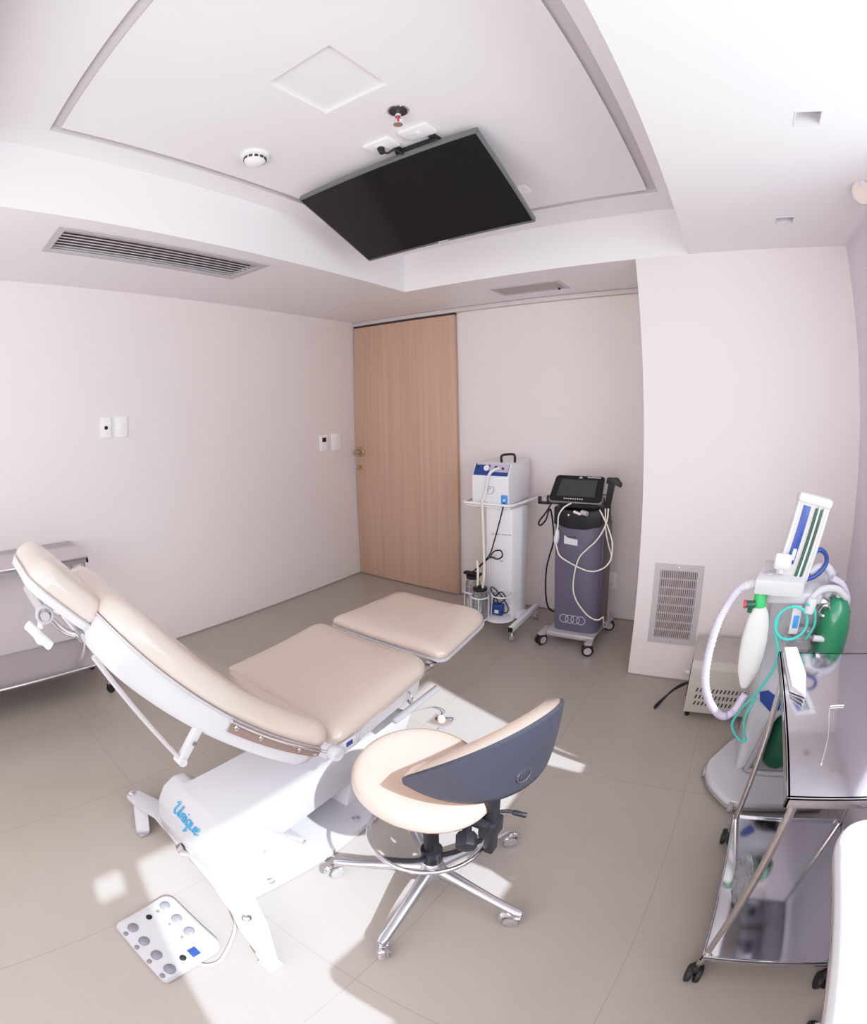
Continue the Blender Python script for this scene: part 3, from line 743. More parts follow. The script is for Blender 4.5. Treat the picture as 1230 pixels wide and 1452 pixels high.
# under seat mechanism
pm = V((-.455, .945, 0))
m = MB(); m.box((-.72, .86, .485), (-.58, .99, .515), .008, rot=Matrix.Rotation(math.radians(-10), 3, 'Z')); m.box((-.62, .90, .468), (-.45, .95, .492), .006); m.build('tilt_mechanism', M['black'], st)
m = MB(); m.cyl((-.50, .88, .455), (-.475, .835, .445), .030, n=8, bev=.005); m.cyl((-.51, .90, .46), (-.50, .88, .457), .014); m.build('adjusting_knob', M['black'], st)
m = MB(); m.box((pm.x-.015, pm.y-.020, .33), (pm.x+.015, pm.y+.020, .66), .005); m.build('back_post', M['black'], st)
m = MB(); m.box((pm.x-.028, pm.y-.034, .415), (pm.x+.022, pm.y+.034, .485), .006); m.build('post_clamp', M['black'], st)
m = MB(); m.tube([(-.46, .97, .49), (-.43, .99, .49), (-.40, 1.0, .485)], .006, smooth=4); m.cyl((-.415, .995, .487), (-.375, 1.005, .48), .009, bev=.003); m.build('tilt_lever', M['black'], st)
# curved backrest
bc = V((-.68, 1.105, 0))
def bshape(t):      # t in [-1,1] -> (z low, z high)
    e = math.sqrt(max(0, 1-abs(t)**2.6))
    top = .690+.165*(1-abs(t)**1.9); bot = .672-.080*(1-abs(t)**2.2)
    return bot, top
def bsurf(t, k, r):   # k 0..1 bottom to top
    a = math.radians(-19+t*65); b_, t_ = bshape(t); z = b_+(t_-b_)*k
    rr = r+.10*(z-.70)
    return bc+V((math.cos(a)*rr, math.sin(a)*rr, z))
def bpanel(r0, r1, inset0, inset1, bulge, mname, name):
    m = MB(); N, K = 44, 14; f, b = [], []
    def grid(r, ins, bl):
        g = []
        for i in range(N+1):
            t = (-1+2*i/N)*(1-ins*.6); row = []
            for j in range(K+1):
                k = j/K; kk = .5+(k-.5)*(1-ins*2)
                e = (1-abs(2*k-1)**2.5)*(1-abs(t)**4)
                row.append(m.bm.verts.new(bsurf(t, kk, r+bl*e)))
            g.append(row)
        return g
    A = grid(r0, inset0, -bulge); B = grid(r1, inset1, 0 if bulge else .004)
    for G in (A, B):
        for i in range(N):
            for j in range(K): m.bm.faces.new([G[i][j], G[i+1][j], G[i+1][j+1], G[i][j+1]])
    def rim(G): return [G[i][0] for i in range(N+1)]+[G[N][j] for j in range(1, K+1)]+[G[i][K] for i in range(N-1, -1, -1)]+[G[0][j] for j in range(K-1, 0, -1)]
    ra, rb = rim(A), rim(B)
    for i in range(len(ra)): m.bm.faces.new([ra[i], ra[(i+1) % len(ra)], rb[(i+1) % len(ra)], rb[i]])
    return m.build(name, M[mname], st, sharp=70)
bpanel(.262, .306, .02, .0, .034, 'cushion2', 'backrest_cushion')
bpanel(.305, .318, .0, .015, 0., 'navy', 'backrest_shell')
# emblem on the rear shell
m = MB(); pe = bsurf(-.06, .30, .322); m.torus(pe, (pe-bc-V((0, 0, pe.z))), .024, .003, 28, 6)
for s_ in (-1, 0, 1): m.tube([bsurf(-.06+s_*.03, .21, .322), bsurf(-.06+s_*.03, .39, .322)], .002)
m.build('emblem', M['dim'], st)

# ------------------------------------------------------------------ steel table at left
tb = thing('steel_table', (-2.98, .2, 0), 'two-tier stainless steel table behind the headrest of the treatment chair', 'table')
X0, X1, Y0_, Y1_ = -3.19, -2.78, -.42, .745
m = MB(); m.box((X0, Y0_, .855), (X1, Y1_, .872), .003); m.box((X0, Y0_, .835), (X0+.012, Y1_, .86)); m.box((X1-.012, Y0_, .835), (X1, Y1_, .86)); m.box((X0, Y1_-.012, .835), (X1, Y1_, .86)); m.build('table_top', M['steel'], tb)
m = MB(); m.box((X0, Y0_, .215), (X1+.01, Y1_-.05, .232), .003); m.tube([(X1+.012, Y0_, .224), (X1+.012, Y1_-.05, .224)], .010); m.build('shelf', M['steel'], tb)
for x in (X0+.03, X1-.02):
    for y in (Y0_+.03, Y1_-.03):
        m = MB(); m.cyl((x, y, .055), (x, y, .86), .0125, n=16); m.build('leg', M['tube'], tb)
        m = MB(); m.cyl((x-.012, y, .026), (x+.012, y, .026), .026, n=20, bev=.004); m.box((x-.014, y-.018, .03), (x+.014, y+.018, .062), .006); m.build('caster', M['rubber'], tb)

# ------------------------------------------------------------------ steel trolley at right
ct = thing('steel_trolley', (.48, 1.17, 0), 'two-shelf stainless steel trolley on black casters', 'trolley')
m = MB(); m.box((.252, .842, .868), (.735, 1.515, .876), .002)
for a, b in (((.252, .842), (.260, 1.515)), ((.727, .842), (.735, 1.515)), ((.252, .842), (.735, .850)), ((.252, 1.507), (.735, 1.515))): m.box((*a, .846), (*b, .876), .001)
m.build('top_shelf', M['steelmir'], ct)
m = MB(); m.box((.268, .852, .152), (.720, 1.500, .160), .002)
for a, b in (((.268, .852), (.274, 1.500)), ((.714, .852), (.720, 1.5)), ((.268, .852), (.720, .858)), ((.268, 1.494), (.720, 1.5))): m.box((*a, .136), (*b, .166), .001)
m.build('bottom_shelf', M['steelmir'], ct)
for x in (.282, .706):
    for y in (.868, 1.488):
        m = MB(); m.cyl((x, y, .07), (x, y, .868), .011, n=16); m.build('leg', M['tube'], ct)
        yy = y+(.0 if y < 1 else .02)
        m = MB(); m.cyl((x-.024, yy-.01, .033), (x-.005, yy-.01, .033), .033, n=22, bev=.006); m.cyl((x+.005, yy-.01, .033), (x+.024, yy-.01, .033), .033, n=22, bev=.006); m.prof((x, y, .05), (0, 0, 1), [(0, .022), (.012, .022), (.024, .014)], 16); m.build('caster', M['rubber'], ct)

# folded towel on trolley corner
tw = MB()
for i, (w_, x_) in enumerate(((.055, 0), (.050, .004), (.046, .002))):
    z = .877+i*.008
    tw.prism([(.262+x_, 1.50, z), (.262+w_, 1.505, z), (.268+w_+.004, 1.36, z), (.262+w_-.002, 1.24-.01*i, z), (.262+x_+.008, 1.27, z), (.262+x_+.004, 1.38, z)], (0, 0, .0075), .003)
tag(tw.build('folded_towel', M['towel']), 'folded white cloth on the far corner of the steel trolley', 'towel')
# thin bright rod standing in for a reflection on the steel top
tw = MB(); tw.tube([(.425, 1.205, .879), (.388, 1.20, .879), (.380, 1.18, .879), (.362, 1.06, .879), (.335, .955, .879)], .0016, smooth=6)
tag(tw.build('reflection_streak', M['chrome']), 'thin bent bright reflection streak on the trolley top', 'reflection')
# crumpled bag on the lower shelf
bag = MB(); rnd = random.Random(7)
t_ = bmesh.new(); bmesh.ops.create_icosphere(t_, subdivisions=3, radius=1)
for v in t_.verts:
    k = 1+rnd.uniform(-.28, .18); v.co = V((.335+v.co.x*.032*k, 1.17+v.co.y*.115*k, .160+max(0, .020+v.co.z*.024*k)))
bag.merge(t_)
tag(bag.build('plastic_pouch', M['clear'], flat=True), 'crumpled clear plastic pouch on the trolley bottom shelf', 'pouch')

# white instrument tray table at lower right
wt = thing('instrument_tray_table', (.6, .38, 0), 'white rounded instrument tray on a stand in front of the steel trolley', 'table')
def ftray(u, w, h): return V((.515+w, .38+u, .980+h))
to = rrect(-.275, .275, .212, .212, .06, seg=8)
m = MB(); m.pad(to, [(.012, -.018), (.004, -.014), (-.002, .006), (0, .018), (.006, .021), (.014, .018), (.024, .006), (.036, .003)], ftray, 0); m.build('tray_top', M['white2'], wt, sharp=60)
m = MB(); o_ = rrect(-.262, .262, .199, .199, .05, seg=8); ps_ = [V((.515+w_, .38+u_, .957)) for u_, w_ in o_]; m.tube(ps_, .008, 10, closed=True); m.build('support_frame', M['tube'], wt)
m = MB(); m.tube([(.70, .38, .95), (.745, .38, .95), (.745, .38, .93), (.745, .38, .08)], .012, 14); m.build('leg', M['tube'], wt)
m = MB(); m.box((.73, .07, .06), (.76, .69, .085), .003); m.tube([(.745, .68, .07), (.685, .675, .06)], .011); m.tube([(.745, .08, .07), (.685, .085, .06)], .011); m.build('base_rail', M['tube'], wt)
for x in (.69, .745):
    for y in (.68, .08):
        m = MB(); m.cyl((x-.011, y, .026), (x+.011, y, .026), .026, bev=.004); m.cyl((x, y, .03), (x, y, .065), .008); m.build('caster', M['rubber'], wt)

# ------------------------------------------------------------------ white pump cart at the back
pc = thing('pump_cart', (-1.52, 3.1, 0), 'white pedestal cart with wire jar rings beside the door', 'cart')
for x in (-1.745, -1.30):
    m = MB(); m.box((x-.018, 2.86, .085), (x+.018, 3.34, .125), .004); m.build('base_beam', M['whitec'], pc)
    m = MB(); m.box((x-.017, 2.855, .088), (x+.017, 2.862, .122), .002); m.build('end_cap', M['black'], pc)
    for y in (2.885, 3.31):
        m = MB(); m.cyl((x-.012, y+.012, .028), (x-.002, y+.012, .028), .027, bev=.003); m.cyl((x+.002, y+.012, .028), (x+.012, y+.012, .028), .027, bev=.003); w_ = m.build('caster', M['vent'], pc)
        m = MB(); m.cyl((x, y, .03), (x, y, .088), .008); m.box((x-.016, y-.008, .045), (x+.016, y+.032, .058), .003); m.box((x-.004, y-.03, .05), (x+.03, y-.012, .056), .002); m.build('fork', M['chrome'], w_)
m = MB(); m.box((-1.735, 3.02, .118), (-1.31, 3.16, .14), .004); m.build('cross_plate', M['whitec'], pc)
m = MB(); m.prof((-1.44, 2.98, .128), (0, 0, 1), [(0, .112), (.008, .112), (.010, .108)], 36); m.build('round_shelf', M['whitec'], pc)
m = MB()
m.prism([(-1.585, 3.04, .13), (-1.385, 3.04, .13), (-1.34, 3.12, .13), (-1.34, 3.22, .13), (-1.585, 3.22, .13)], (0, 0, .79), .01); m.build('column', M['whitec'], pc)
m = MB(); m.box((-1.735, 3.01, .925), (-1.385, 3.42, .937), .003); m.build('tray', M['whitec'], pc)
m = MB(); m.tube([(-1.735, 3.42, .952), (-1.748, 3.01, .952), (-1.735, 2.995, .952), (-1.39, 2.995, .952), (-1.372, 3.01, .952), (-1.30, 3.42, .952)], .0095); m.build('tray_rail', M['whitec'], pc)
m = MB()
for cx, cy, z0, z1 in ((-1.655, 2.97, .15, .30), (-1.56, 2.90, .13, .30)):
    m = MB()
    for z in (z0, z1): m.torus((cx, cy, z), (0, 0, 1), .062, .0055, 32, 8)
    for a in (20, 110, 200, 290): m.tube([(cx+.062*math.cos(math.radians(a)), cy+.062*math.sin(math.radians(a)), z0), (cx+.062*math.cos(math.radians(a)), cy+.062*math.sin(math.radians(a)), z1)], .0045, 6)
    m.build('jar_ring', M['whitec'], pc)
m = MB(); m.torus((-1.42, 2.97, .315), (0, 0, 1), .078, .005, 36, 8); m.tube([(-1.342, 2.97, .315), (-1.342, 2.97, .14)], .005, 6); m.tube([(-1.50, 2.97, .315), (-1.50, 2.97, .14)], .005, 6)
m.build('jar_ring', M['whitec'], pc)
m = MB()
for i, wd_ in enumerate((.016, .022, .012, .026, .016, .020)): m.box((-1.535+i*.026, 3.028, .729+.001*i), (-1.535+i*.026+wd_, 3.0315, .737+.001*i))
m.build('marking', M['mark'], pc)
m = MB()
for i in range(3): m.box((-1.53+i*.03, 3.028, .560-.012*i), (-1.505+i*.03, 3.031, .568-.012*i))
m.build('marking', M['mark'], pc)

for i, (cx, cy, z0, z1, lb) in enumerate(((-1.655, 2.97, .14, .40, 'taller suction jar with wide black float lid on the pump cart'), (-1.56, 2.90, .13, .345, 'shorter glass suction jar with black lid and two cream tubes'))):
    j = thing('suction_jar', (cx, cy, z0), lb, 'jar', 'suction jars on the pump cart')
    m = MB(); m.prof((cx, cy, z0), (0, 0, 1), [(0, .045), (.006, .052), (z1-z0-.03, .052), (z1-z0-.012, .042), (z1-z0, .042)], 28); m.build('glass', M['clear'], j)
    m = MB(); m.cyl((cx, cy, z1), (cx, cy, z1+.022), .050, bev=.004); m.cyl((cx, cy, z1+.02), (cx, cy, z1+.035), .02); m.build('lid', M['black'], j)
    if i == 0:
        m = MB(); m.box((cx-.075, cy-.02, z1+.022), (cx+.065, cy+.03, z1+.045), .012); m.build('lid_float', M['black'], j)
    else:
        m = MB(); m.tube([(cx-.018, cy, z1+.02), (cx-.022, cy+.01, z1+.15), (cx-.045, cy+.04, z1+.20)], .009, smooth=5); m.tube([(cx+.02, cy, z1+.02), (cx+.028, cy+.01, z1+.12), (cx-.0, cy+.06, z1+.24), (-1.575, 2.975, z1+.45), (-1.585, 2.985, .90), (-1.585, 2.985, .99)], .009, smooth=6); m.build('tube', M['cream'], j)

# suction pump box
sp = thing('suction_pump', (-1.54, 3.2, .94), 'white electric suction pump with blue control panel on the cart', 'suction pump')
m = MB(); prf = [(3.02, .945), (3.02, 1.145), (3.075, 1.232), (3.40, 1.232), (3.40, .945)]
m.prism([(-1.685, y, z) for y, z in prf], (.285, 0, 0), .006); m.build('casing', M['whitec'], sp)
pn = V((0, -.845, .534)).normalized()
def pq(u, v, d): return V((-1.68+.275*u, 3.02+.055*v, 1.147+.087*v))+V((0, -.0870, .055)).normalized()*d
def pslab(u0, u1, v0, v1, d0, d1): mm = MB(); mm.prism([pq(u0, v0, d0), pq(u1, v0, d0), pq(u1, v1, d0), pq(u0, v1, d0)], V((0, -.0870, .055)).normalized()*(d1-d0)); return mm
pslab(.02, .98, .02, .92, 0, .002).build('control_panel', M['blue'], sp)
pslab(.45, .97, .30, .80, .002, .003).build('panel_print', M['lilac'], sp)
pslab(.05, .97, .80, .92, .002, .003).build('panel_print', M['lilac'], sp)
m = MB(); m.cyl(pq(.36, .55, .001), pq(.36, .55, .010), .021, n=24); m.build('pressure_gauge', M['knobw'], sp)
m = MB(); m.cyl(pq(.10, .60, .001), pq(.10, .60, .012), .012); m.cyl(pq(.82, .55, .001), pq(.82, .55, .012), .008); m.cyl(pq(.62, .6, .001), pq(.62, .6, .010), .012); m.build('switch', M['dark'], sp)
m = MB(); m.tube([pq(.72, .6, .006), pq(.62, .3, .03), pq(.5, -.1, .02), (-1.565, 3.0, 1.04), (-1.585, 3.0, .98)], .010, smooth=6); m.build('outlet_tube', M['whitec'], sp)
m = MB(); m.tube([(-1.50, 3.12, 1.232), (-1.50, 3.115, 1.27), (-1.485, 3.12, 1.285), (-1.425, 3.14, 1.29), (-1.41, 3.145, 1.275), (-1.41, 3.145, 1.232)], .009, smooth=3); m.build('carry_handle', M['black'], sp)
m = MB(); m.box((-1.455, 3.012, .955), (-1.408, 3.022, 1.02), .002); m.build('power_socket', M['blue2'], sp)
m = MB(); m.ball((-1.43, 3.010, .985), .008); m.build('socket_tip', M['whitec'], sp)
m = MB(); m.torus((-1.545, 3.016, 1.055), (0, 1, 0), .034, .0025, 28, 6, 0, 4.6); m.build('emblem', M['mark'], sp)
text('emblem_letter', 'P', .062, (-1.547, 3.014, 1.055), (1, 0, 0), (0, 0, 1), M['mark'], sp)
m = MB(); m.tube([(-1.43, 3.01, .97), (-1.45, 2.985, .85), (-1.49, 2.98, .70), (-1.52, 2.97, .60), (-1.58, 2.95, .52), (-1.64, 2.95, .46), (-1.66, 2.96, .44)], .005, smooth=6)
m.tube([(-1.52, 2.97, .58), (-1.48, 2.96, .63), (-1.43, 2.96, .64), (-1.42, 2.96, .60), (-1.46, 2.96, .575), (-1.52, 2.965, .575), (-1.62, 2.955, .47)], .005, smooth=6)
m.build('power_cord', M['black'], sp)
# blue foot switch hanging in the ring
fs = thing('foot_switch', (-1.46, 3.0, .14), 'small navy foot switch with black coiled cord on the cart', 'foot switch')
m = MB(); m.box((-1.50, 2.965, .142), (-1.42, 3.015, .225), .006); m.build('body', M['blue'], fs)
m = MB(); m.box((-1.475, 2.960, .16), (-1.445, 2.966, .185), .001); m.build('sticker', M['whitec'], fs)
m = MB(); m.tube([(-1.45, 2.98, .225), (-1.47, 2.97, .28), (-1.50, 2.96, .33), (-1.50, 2.96, .36), (-1.46, 2.96, .34), (-1.40, 2.965, .27), (-1.37, 2.97, .21), (-1.385, 2.965, .175), (-1.42, 2.96, .18)], .0045, smooth=7)
m.tube([(-1.49, 2.98, .222), (-1.48, 2.965, .27), (-1.43, 2.965, .33), (-1.39, 2.965, .29), (-1.44, 2.965, .235)], .0045, smooth=7); m.build('cord', M['black'], fs)

# ------------------------------------------------------------------ purple machine
pm_ = thing('treatment_machine', (-.9, 3.15, 0), 'tall purple aesthetic treatment machine with tilted touchscreen on casters', 'medical machine')
m = MB()
secs = [(.105, -1.050, -.735, 3.00, 3.30), (.50, -1.062, -.742, 2.99, 3.30), (.86, -1.066, -.745, 2.985, 3.30)]
rings = []
for z, xa, xb, ya, yb in secs:
    pts = [(xa+.0, ya+.05), (xa+.015, ya+.012), (xa+.045, ya), (xb-.06, ya), (xb-.02, ya+.015), (xb, ya+.05), (xb, yb), (xa, yb)]
    if z > .8: pass
    rings.append([m.bm.verts.new((x, y, z)) for x, y in pts])
for A, B in zip(rings, rings[1:]):
    for i in range(8): m.bm.faces.new([A[i], A[(i+1) % 8], B[(i+1) % 8], B[i]])
m.bm.faces.new(rings[0][::-1]); m.bm.faces.new(rings[-1]); m.build('body', M['purple'], pm_, sharp=45)
m = MB(); m.box((-.748, 3.05, .12), (-.735, 3.28, .84), .003); m.build('side_panel', M['purple2'], pm_)
m = MB(); m.prism([(-1.062, 2.99, .86), (-.96, 2.978, .835), (-.84, 2.978, .835), (-.745, 2.99, .86), (-.745, 3.28, .86), (-1.062, 3.28, .86)], (0, 0, .115), .008)
m.build('top_collar', M['black'], pm_)
m = MB(); m.box((-1.03, 3.0, .97), (-.77, 3.2, 1.02), .01); m.build('neck', M['black'], pm_)
# tilted console
c0, c1 = V((0, 2.955, 1.020)), V((0, 3.10, 1.170)); cd = (c1-c0).normalized(); cn = V((0, -cd.z, cd.y)); CL = (c1-c0).length
def con(u, v, d): return V((-.915+u*(1-.06*v), 0, 0))+c0+cd*(v*CL)+cn*d
def cpad(hw, v0, v1, r, d0, d1, nm, mt, bev=1):
    o_ = rrect(v0, v1, hw, hw, r, 5); mm = MB(); mm.pad(o_, [(.003, d0), (0, d0+.003), (0, d1-.003), (.003, d1)], lambda u, w_, h: con(w_, u/CL, h), 0); return mm.build(nm, M[mt], pm_)
cpad(.180, 0, CL, .025, -.030, -.004, 'console_housing', 'alu'); cpad(.176, .006, CL-.004, .022, -.004, .002, 'console_front', 'bezel')
cpad(.130, .040, CL-.038, .004, .002, .0035, 'touchscreen', 'lcd')
m = MB()
for i in range(9): m.prism([con(-.075+.015*i, .09, .0025), con(-.067+.015*i, .09, .0025), con(-.067+.015*i, .13, .0025), con(-.075+.015*i, .13, .0025)], cn*.0008)
for i in range(8): m.prism([con(.055+.012*i, .90, .0025), con(.063+.012*i, .90, .0025), con(.063+.012*i, .94, .0025), con(.055+.012*i, .94, .0025)], cn*.0008)
m.prism([con(-.01, .88, .0025), con(.02, .88, .0025), con(.005, .95, .0025)], cn*.0008); m.build('console_marking', M['lmark'], pm_)
# base
m = MB(); m.box((-1.075, 2.955, .065), (-.735, 3.33, .105), .01); m.build('base_plate', M['vent'], pm_)
for x, y in ((-1.10, 2.94), (-.755, 2.90), (-.72, 3.33), (-1.08, 3.34)):
    m = MB(); wa = V({-1.10: (.85, -.5, 0), -.755: (.35, -.94, 0), -.72: (.35, -.94, 0), -1.08: (1, 0, 0)}[x]).normalized(); wcn = V((x, y-.005, .040))
    for s_ in (-1, 1): m.cyl(wcn+wa*(s_*.008), wcn+wa*(s_*.024), .040, n=26, bev=.004)
    w_ = m.build('caster', M['rubber'], pm_)
    m = MB()
    for s_ in (-1, 1): m.cyl(wcn+wa*(s_*.008), wcn+wa*(s_*.0255), .026, n=20)
    m.build('wheel_disc', M['vent'], w_)
    m = MB(); m.cyl((x, y, .05), (x, y+.01, .09), .012); m.prof((x, y+.005, .075), (0, 0, 1), [(0, .028), (.012, .028), (.016, .02)], 16); m.box((x-.02, y, .07), (x+.02, 3.06 if y < 3.1 else 3.25, .092), .005) ; m.build('caster_mount', M['vent'], w_)
# logo rings, label
m = MB()
for i in range(4): m.torus((-.965+i*.040, 2.995, .198), (0, 1, 0), .030, .0022, 28, 6)
m.build('ring_logo', M['lmark'], pm_)
m = MB(); m.prism([(-.985, 2.984, .735), (-.893, 2.984, .728), (-.893, 2.984, .768), (-.960, 2.984, .775), (-.985, 2.984, .792)], (0, .004, 0)); m.build('sticker', M['white'], pm_)
m = MB(); m.box((-.955, 2.984, .780), (-.905, 2.987, .787)); m.build('sticker_print', M['dark'], pm_)
# hooks and holders
m = MB(); m.box((-1.175, 2.99, .985), (-1.155, 3.01, 1.035), .003); m.box((-1.175, 2.99, .985), (-1.10, 3.01, 1.003), .003); m.box((-1.115, 2.99, .985), (-1.095, 3.01, 1.045), .003); m.box((-1.10, 2.99, .99), (-1.03, 3.02, 1.01), .003); m.build('side_hook', M['black'], pm_)
m = MB(); m.tube([(-.76, 3.01, 1.07), (-.71, 3.01, 1.065)], .003); m.build('holder_bracket', M['black'], pm_)
m = MB(); m.box((-.78, 2.99, .985), (-.70, 3.03, 1.003), .003); m.build('holder_bracket', M['black'], pm_)
m = MB()
m.ball((-1.02, 2.985, .935), .008); m.ball((-.955, 2.975, .93), .010); m.build('switch', M['chrome'], pm_)
m = MB(); m.cyl((-.92, 2.972, .955), (-.87, 2.968, .94), .012); m.build('connector', M['chrome'], pm_)
m = MB(); m.cyl((-.865, 2.965, .957), (-.825, 2.95, .952), .016); m.build('connector_cap', M['vent'], pm_)
m = MB()
m.tube([(-.93, 2.95, 1.015), (-.975, 2.92, .985), (-1.005, 2.92, .93), (-1.012, 2.93, .86), (-1.027, 2.93, .80), (-1.012, 2.93, .71), (-.987, 2.93, .661), (-.92, 2.93, .625), (-.863, 2.93, .602), (-.80, 2.93, .585), (-.743, 2.93, .591), (-.69, 2.94, .62), (-.66, 2.95, .67), (-.655, 2.96, .764), (-.69, 2.98, .86), (-.73, 2.99, .93), (-.755, 2.99, .975)], .0046, smooth=6)
m.tube([(-.70, 3.0, 1.0), (-.70, 2.98, .921), (-.72, 2.96, .85), (-.762, 2.95, .78), (-.82, 2.94, .72), (-.866, 2.94, .66), (-.89, 2.94, .56), (-.895, 2.94, .45), (-.87, 2.94, .37), (-.822, 2.94, .306), (-.77, 2.94, .262), (-.719, 2.95, .243), (-.683, 2.96, .265)], .0046, smooth=6)
m.tube([(-.72, 3.0, .99), (-.71, 2.99, .85), (-.69, 3.0, .75), (-.665, 3.0, .66), (-.69, 2.99, .62)], .004, smooth=6)
m.build('white_cable', M['cream'], pm_)
m = MB(); m.prof((-1.012, 2.93, .840), (-.12, 0, -1), [(0, .006), (.01, .013), (.05, .018), (.08, .016), (.10, .008)], 14); m.build('cable_grip', M['white'], pm_)
m = MB(); m.tube([(-.683, 2.96, .265), (-.70, 3.10, .12), (-.72, 3.30, .10), (-.765, 3.44, .12), (-.765, 3.50, .20), (-.77, 3.505, .29)], .004, smooth=6); m.box((-.785, 3.478, .28), (-.755, 3.503, .31), .003); m.build('mains_cable', M['cream'], pm_)
m = MB(); m.tube([(-1.09, 3.02, .99), (-1.12, 3.0, .93), (-1.165, 3.0, .87), (-1.17, 3.0, .845), (-1.155, 3.0, .84), (-1.12, 3.0, .88), (-1.10, 3.02, .95), (-1.085, 3.04, .85), (-1.085, 3.06, .72), (-1.12, 3.08, .60), (-1.138, 3.08, .50), (-1.138, 3.08, .35), (-1.12, 3.08, .24), (-1.09, 3.10, .19), (-1.05, 3.12, .18)], .006, smooth=6); m.build('black_cable', M['black'], pm_)
hpx = thing('handpiece', (-.68, 3.0, 1.0), 'black hammer-shaped handpiece in the side holder of the purple machine', 'handpiece')
m = MB(); m.prism([(-.725, 2.985, .99), (-.690, 2.985, .985), (-.665, 2.985, 1.13), (-.66, 2.985, 1.15), (-.70, 2.985, 1.15), (-.705, 2.985, 1.13)], (0, .035, 0), .006); m.build('grip', M['black'], hpx)
m = MB(); m.prism([(-.715, 2.98, 1.142), (-.66, 2.98, 1.142), (-.622, 2.98, 1.118), (-.617, 2.98, 1.140), (-.648, 2.98, 1.178), (-.712, 2.98, 1.178)], (0, .045, 0), .005); m.build('head', M['black'], hpx)

# ------------------------------------------------------------------ beige compressor box
bx = thing('compressor', (.15, 2.5, 0), 'beige metal compressor box with slots on the floor by the pillar', 'compressor')
m = MB(); m.prism([(-.045, 2.36, .038), (-.045, 2.36, .312), (-.045, 2.39, .345), (-.045, 2.69, .345), (-.045, 2.69, .038)], (.40, 0, 0), .005); m.build('casing', M['beige'], bx)
m = MB()
for r_ in range(3):
    for i in range(15):
        x = .0+i*.0215; z = .175-r_*.042; m.prism([(x, 2.357, z), (x+.008, 2.357, z), (x+.014, 2.357, z+.022), (x+.006, 2.357, z+.022)], (0, .003, 0))
m.build('vent_slots', M['dark'], bx)
m = MB(); m.box((-.050, 2.42, .10), (-.044, 2.60, .26), .002); m.build('rear_panel', M['black'], bx)
m = MB()
for x in (-.02, .33):
    for y in (2.39, 2.66): m.cyl((x, y, 0), (x, y, .04), .013)
m.build('rubber_foot', M['black'], bx)
m = MB(); m.tube([(-.05, 2.50, .14), (-.09, 2.50, .12), (-.14, 2.49, .07), (-.19, 2.43, .012), (-.205, 2.40, .008), (-.20, 2.44, .01), (-.13, 2.52, .06), (-.05, 2.53, .12)], .0055, smooth=6); m.build('power_cord', M['black'], bx)
m = MB(); m.cyl((-.05, 2.45, .235), (-.075, 2.45, .235), .010); m.build('inlet', M['white'], bx)

# ------------------------------------------------------------------ sedation unit
an = thing('sedation_unit', (.36, 1.9, 0), 'white sedation gas stand with flow meter, hose and green fittings', 'sedation unit')
def rpoly(pts, r, seg=4):
    out = []; n = len(pts)
    for i in range(n):
        p = V((*pts[i], 0)); a = V((*pts[i-1], 0))-p; b = V((*pts[(i+1) % n], 0))-p
        k = min(r, a.length*.45, b.length*.45); pa, pb = p+a.normalized()*k, p+b.normalized()*k
        for j in range(seg+1):
            t = j/seg; q = pa*(1-t)**2+p*2*t*(1-t)+pb*t*t; out.append((q.x, q.y))
    return out
bp_ = rpoly([(.125, 1.93), (.155, 1.80), (.262, 1.672), (.70, 1.70), (.70, 2.16), (.25, 2.16)], .05)
m = MB(); m.pad(bp_, [(.004, .030), (0, .034), (0, .052), (.006, .060), (.014, .062)], lambda u, w_, h: V((u, w_, h)), .002); m.build('base', M['white2'], an)
m = MB(); m.pad(bp_, [(.02, .018), (-.004, .020), (-.004, .034), (.01, .036)], lambda u, w_, h: V((u, w_, h)), 0); m.build('base_bumper', M['greyr'], an)
for x, y in ((.135, 1.90), (.275, 1.685), (.66, 1.74), (.30, 2.12)):
    m = MB(); m.cyl((x-.012, y, .028), (x+.012, y, .028), .028, bev=.004); m.build('caster', M['greyr'], an)
# column: rounded cabinet with arched front opening
m = MB()
m.prism([(.27, 1.90, .06), (.255, 2.10, .06), (.245, 2.10, .90), (.235, 1.92, .90)], (.03, 0, 0), .006)      # left cheek
m.prism([(.27, 2.08, .06), (.57, 2.08, .06), (.55, 2.08, .93), (.245, 2.08, .93)], (0, .03, 0), .006)        # back
m.prism([(.55, 1.90, .06), (.55, 2.10, .06), (.53, 2.10, .90), (.53, 1.92, .90)], (.03, 0, 0), .006)
m.prism([(.245, 1.895, .93), (.56, 1.895, .93), (.56, 1.895, .44), (.42, 1.895, .42), (.36, 1.895, .37), (.335, 1.895, .20), (.31, 1.895, .08), (.275, 1.895, .06)], (0, .02, 0), .005)
m.build('cabinet', M['white2'], an)
m = MB(); m.tube([(.318, 1.885, .075), (.335, 1.875, .20), (.36, 1.875, .37), (.42, 1.875, .42), (.56, 1.878, .435)], .014, smooth=5); m.tube([(.318, 1.885, .078), (.40, 1.87, .075), (.56, 1.87, .078)], .014, smooth=4); m.build('opening_trim', M['greyr'], an)
m = MB(); m.prism([(.275, 1.888, .49), (.31, 1.888, .50), (.38, 1.888, .455), (.38, 1.888, .395), (.34, 1.888, .40), (.285, 1.888, .45)], (0, .006, 0)); m.build('blue_emblem', M['blue'], an)
# shoulder / arm to head
m = MB(); m.prism([(.20, 1.78, .93), (.42, 1.78, .93), (.55, 2.06, .93), (.28, 2.06, .93)], (0, 0, .045), .01); m.build('shoulder', M['white2'], an)
